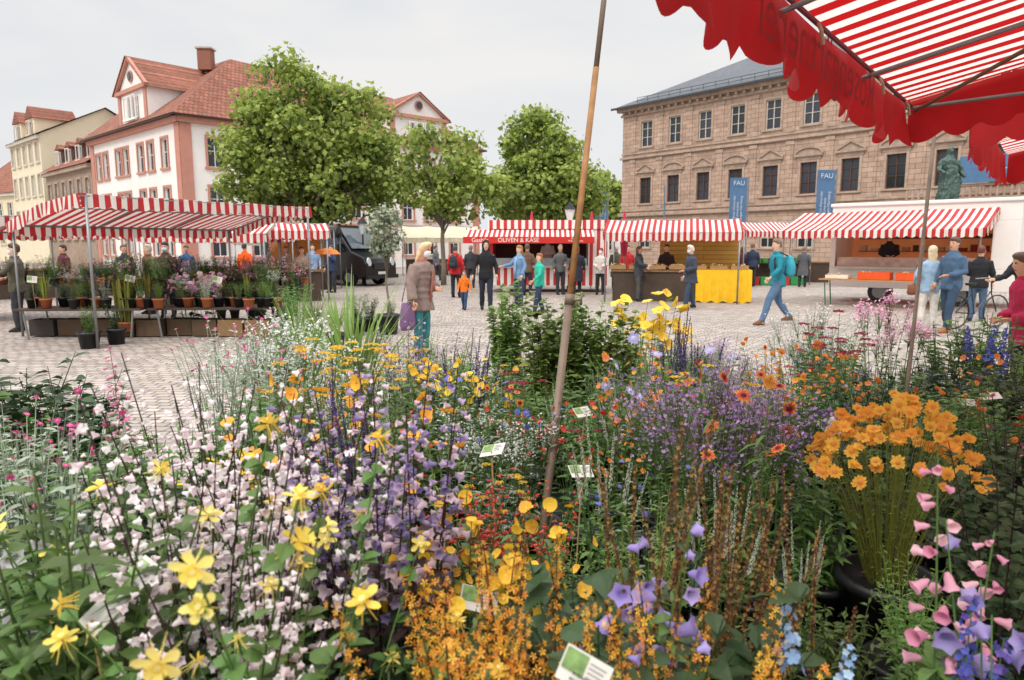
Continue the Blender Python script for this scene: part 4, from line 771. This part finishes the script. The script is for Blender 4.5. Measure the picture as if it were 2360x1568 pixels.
while D<6.4:
    st=.225+.02*D; x=lat(-60,D)+R.uniform(0,st)
    while x<lat(2420,D):
        px=x+R.uniform(-.05,.05); py=D+R.uniform(-.07,.07); u=1180+1573*px/(py*.991+.1)
        ok=all((px-a)**2+(py-b)**2>(.09 if D<2 else .16)**2 for a,b in placed)
        if u<600 and D>3.3: ok=False
        if 600<=u<1120 and D>4.6+(u-600)/520*.6: ok=False
        if u>1980 and D>5.4: ok=False
        if 1620<u<1840 and D>5.3: ok=False
        top=R.uniform(.84,1.06)-(.14 if D<1.3 else 0)-(.05 if u<570 else 0)-max(0,(D-3.6)*.07)
        if 1190<u<1360 and D<2.5: top=min(top,.78)
        if 1880<u<2250 and 1.1<D<2.05: top=min(top,.56)
        if 1880<u<2250 and D<=1.1: top=min(top,.72)
        if ok:
            k=R.choice(pools[0 if u<450 else 1 if u<1150 else 2 if u<1900 else 3])
            if top<.8: k=R.choice(['leafy','lite','broad'])
            plant(k,px,py,bz_(py),top)
        x+=st
    D+=st*.95
for D in (1.0,1.75,2.5,3.25):
    for i in range(-2,3):
        x=i*1.25
        if abs(x)>D*.85+.9 : continue
        table('low black mesh display bench holding potted plants',x-.6,D-.33,0,1.2,.62,.335,m=blk,lm=blk,name='display_bench')
table('grey wooden display table with potted plants',-8.9,12.1,rad(4),2.2,.8,.55,m=dwood); table('grey wooden display table with potted plants',-6.6,12.3,rad(4),2.4,.8,.55,m=dwood); table('raised wooden display table under canopy',-8.6,13.6,rad(12),3.8,.9,.8,m=dwood)
for i in range(9): goods('produce_crate','dark crate stored under the flower tables','crate',-8.7+i*.5,12.75+R.uniform(-.1,.1),.02,.45,.35,.3,R.choice(['3a3430','5a4632','2a3a30','8a6a4a']),0,[])
for i in range(34):
    x=-8.8+i*.135; k=['leafy','rose','lite','snake','leafy','lite','lite','white','leafy','bluef','achil','silver','oran'][i%13]
    plant(k,x,12.35+R.uniform(-.15,.45),.56,s=R.uniform(.42,.62) if k!='snake' else .8,pot=i%3==0)
for i in range(30):
    x=-8.6+i*.135; plant(['leafy','shrub','leafy','lite','orchid','rose','redd'][i%7],x,13.9+i*.05+R.uniform(-.2,.4),.81,s=R.uniform(.6,.85),pot=i%2)
for i in range(16):
    x=-9.6+i*.25; plant(['shrub','leafy','rose','lite'][i%4],x,15.6+R.uniform(-.3,.5),.5,s=R.uniform(1.0,1.3))
feat('snake',[275,290],12.4,[620,625],.05,pot=1); feat('orchid',[430,460,490],13,[610,605,620])
for i in range(14): plant(['shrub','leafy','rose','shrub','phpink'][i%5],-5.9+i*.1+R.uniform(-.1,.1),14.0+R.uniform(-.6,.8),.2+(.35 if i%2 else 0),s=R.uniform(.9,1.15))
for u,D,s,k in ((690,11.6,1.2,'lite'),(720,12.2,1.0,'grass'),(660,12,1.2,'leafy'),(770,11,.9,'reed'),(850,13.4,.8,'leafy'),(820,12.8,.9,'leafy'),(900,13.6,.6,'leafy'),(200,11.3,.75,'leafy'),(195,11.1,.6,'pinkd'),(260,11.6,.7,'rose')): plant(k,lat(u,D),D,0,s=s,cs=1.6)
for i in range(30):
    x=-14+i*.21; plant(['leafy','pinkd','leafy','oran','rose','shrub'][i%6],x,15.6+R.uniform(-.5,.8),.8,s=R.uniform(.55,.85),pot=i%2)
table('long wooden display table with flowering pots',-14.2,15.2,rad(2),6.5,1.2,.79,m=dwood)
def plabel(x,y,z,tilt,rz_,w,h,txt=None,c='d4d0c8',stake=True):
    E=thing('plant_label','white printed plant label card on a stake','plant label',(x,y,z),rz=rad(rz_),group='plant labels among the flowers'); M=Matrix.Rotation(rad(R.uniform(-18,18)),4,'Y')@Matrix.Rotation(rad(tilt),4,'X'); b=MB(); b.box((-w/2,0,0),(w/2,.002,h),cm(c,rough=.4),M=M); cd=part(b,'card',E)
    if stake: b=MB(); b.tube([(0,.01,.01),(0,.05,-z+.5 if z>.6 else -.3)],.003,cm('b89868'),6); part(b,'stake',E)
    b=MB(); b.box((-w*.46,-.0015,h*.35),(w*.0,-.0005,h*.95),mat('label_picture'+str(R.randint(0,3)),R.choice(['7a9a5a','b08a9a','a89060','8a88a0']),var=.8,scale=60),M=M)
    for k in range(4): b.box((w*.06,-.0015,h*(.8-.13*k)),(w*R.uniform(.25,.42),-.0005,h*(.83-.13*k)),cm('8a8a88'),M=M)
    part(b,'printed_picture',cd)
    if txt: text(txt,h*.17,cm('2a2a2a'),cd,M@T((w*.0,-.0018,h*.2))@RX,ext=.0002)
plabel(lat(1325,.8),.8,zt(1590,.8),-25,-28,.065,.045,'enblume\nersicifolia\nra Coerulea')
plabel(lat(215,1.0),1.0,zt(1450,1.0),-55,-38,.06,.13)
for u,D,v in ((1130,2.2,1050),(1345,2.3,1100),(1350,3,960),(1920,2.6,990),(2240,3.6,935),(2290,3.4,920),(1100,1.4,1410),(290,1.2,1330)):
    plabel(lat(u,D),D,zt(v,D),R.uniform(-70,-50),R.uniform(-35,35),.085,.055)
for u,v,D in ((300,650,12.4),(500,652,12.6),(75,652,12.2)):
    plabel(lat(u,D),D,zt(v,D),-5,0,.18,.12)

# ---------------- sky, light, camera
w=bpy.data.worlds.new('World'); bpy.context.scene.world=w; w.use_nodes=True; nt=w.node_tree; n=nt.nodes; L=nt.links
sky=n.new('ShaderNodeTexSky'); sky.sky_type='NISHITA'; sky.sun_disc=False; sky.sun_elevation=rad(50); sky.sun_rotation=rad(210)
b1=n['Background']; b1.inputs[1].default_value=.1; L.new(sky.outputs[0],b1.inputs[0])
tc=n.new('ShaderNodeTexCoord'); sx=n.new('ShaderNodeSeparateXYZ'); L.new(tc.outputs['Generated'],sx.inputs[0])
mr=n.new('ShaderNodeMapRange'); mr.inputs[1].default_value=.33; mr.inputs[2].default_value=1; mr.inputs[3].default_value=.90; mr.inputs[4].default_value=3.1; L.new(sx.outputs[2],mr.inputs[0])
mp=n.new('ShaderNodeMapping'); mp.inputs['Scale'].default_value=(1,1,3.2); L.new(tc.outputs['Generated'],mp.inputs[0])
ns=n.new('ShaderNodeTexNoise'); ns.inputs['Scale'].default_value=2.2; ns.inputs['Detail'].default_value=5; ns.inputs['Distortion'].default_value=.6; L.new(mp.outputs[0],ns.inputs['Vector'])
rp_=n.new('ShaderNodeValToRGB'); rp_.color_ramp.elements[0].position=.36; rp_.color_ramp.elements[0].color=(.88,.90,.93,1); rp_.color_ramp.elements[1].position=.62; rp_.color_ramp.elements[1].color=(1.0,.985,.97,1); L.new(ns.outputs['Fac'],rp_.inputs[0])
b2=n.new('ShaderNodeBackground'); L.new(rp_.outputs[0],b2.inputs[0]); L.new(mr.outputs[0],b2.inputs[1])
ms=n.new('ShaderNodeMixShader'); ms.inputs[0].default_value=.97; L.new(b1.outputs[0],ms.inputs[1]); L.new(b2.outputs[0],ms.inputs[2]); L.new(ms.outputs[0],n['World Output'].inputs[0])
sl=bpy.data.lights.new('sun','SUN'); sl.energy=1.5; sl.angle=rad(12); sl.color=(1,.92,.82); so=mko('sun',sl); so.rotation_euler=(rad(40),0,rad(-30))
cd=bpy.data.cameras.new('cam'); cd.lens=24; cd.sensor_width=36; cd.clip_end=1500; cd.clip_start=.02; cd.dof.use_dof=True; cd.dof.focus_distance=4.0; cd.dof.aperture_fstop=5.6
co=mko('camera',cd); co.location=(0,0,1.65); co.rotation_euler=(rad(90-7.75),0,0)
sc=bpy.context.scene; sc.camera=co; sc.view_settings.view_transform='Standard'; sc.view_settings.look='None'
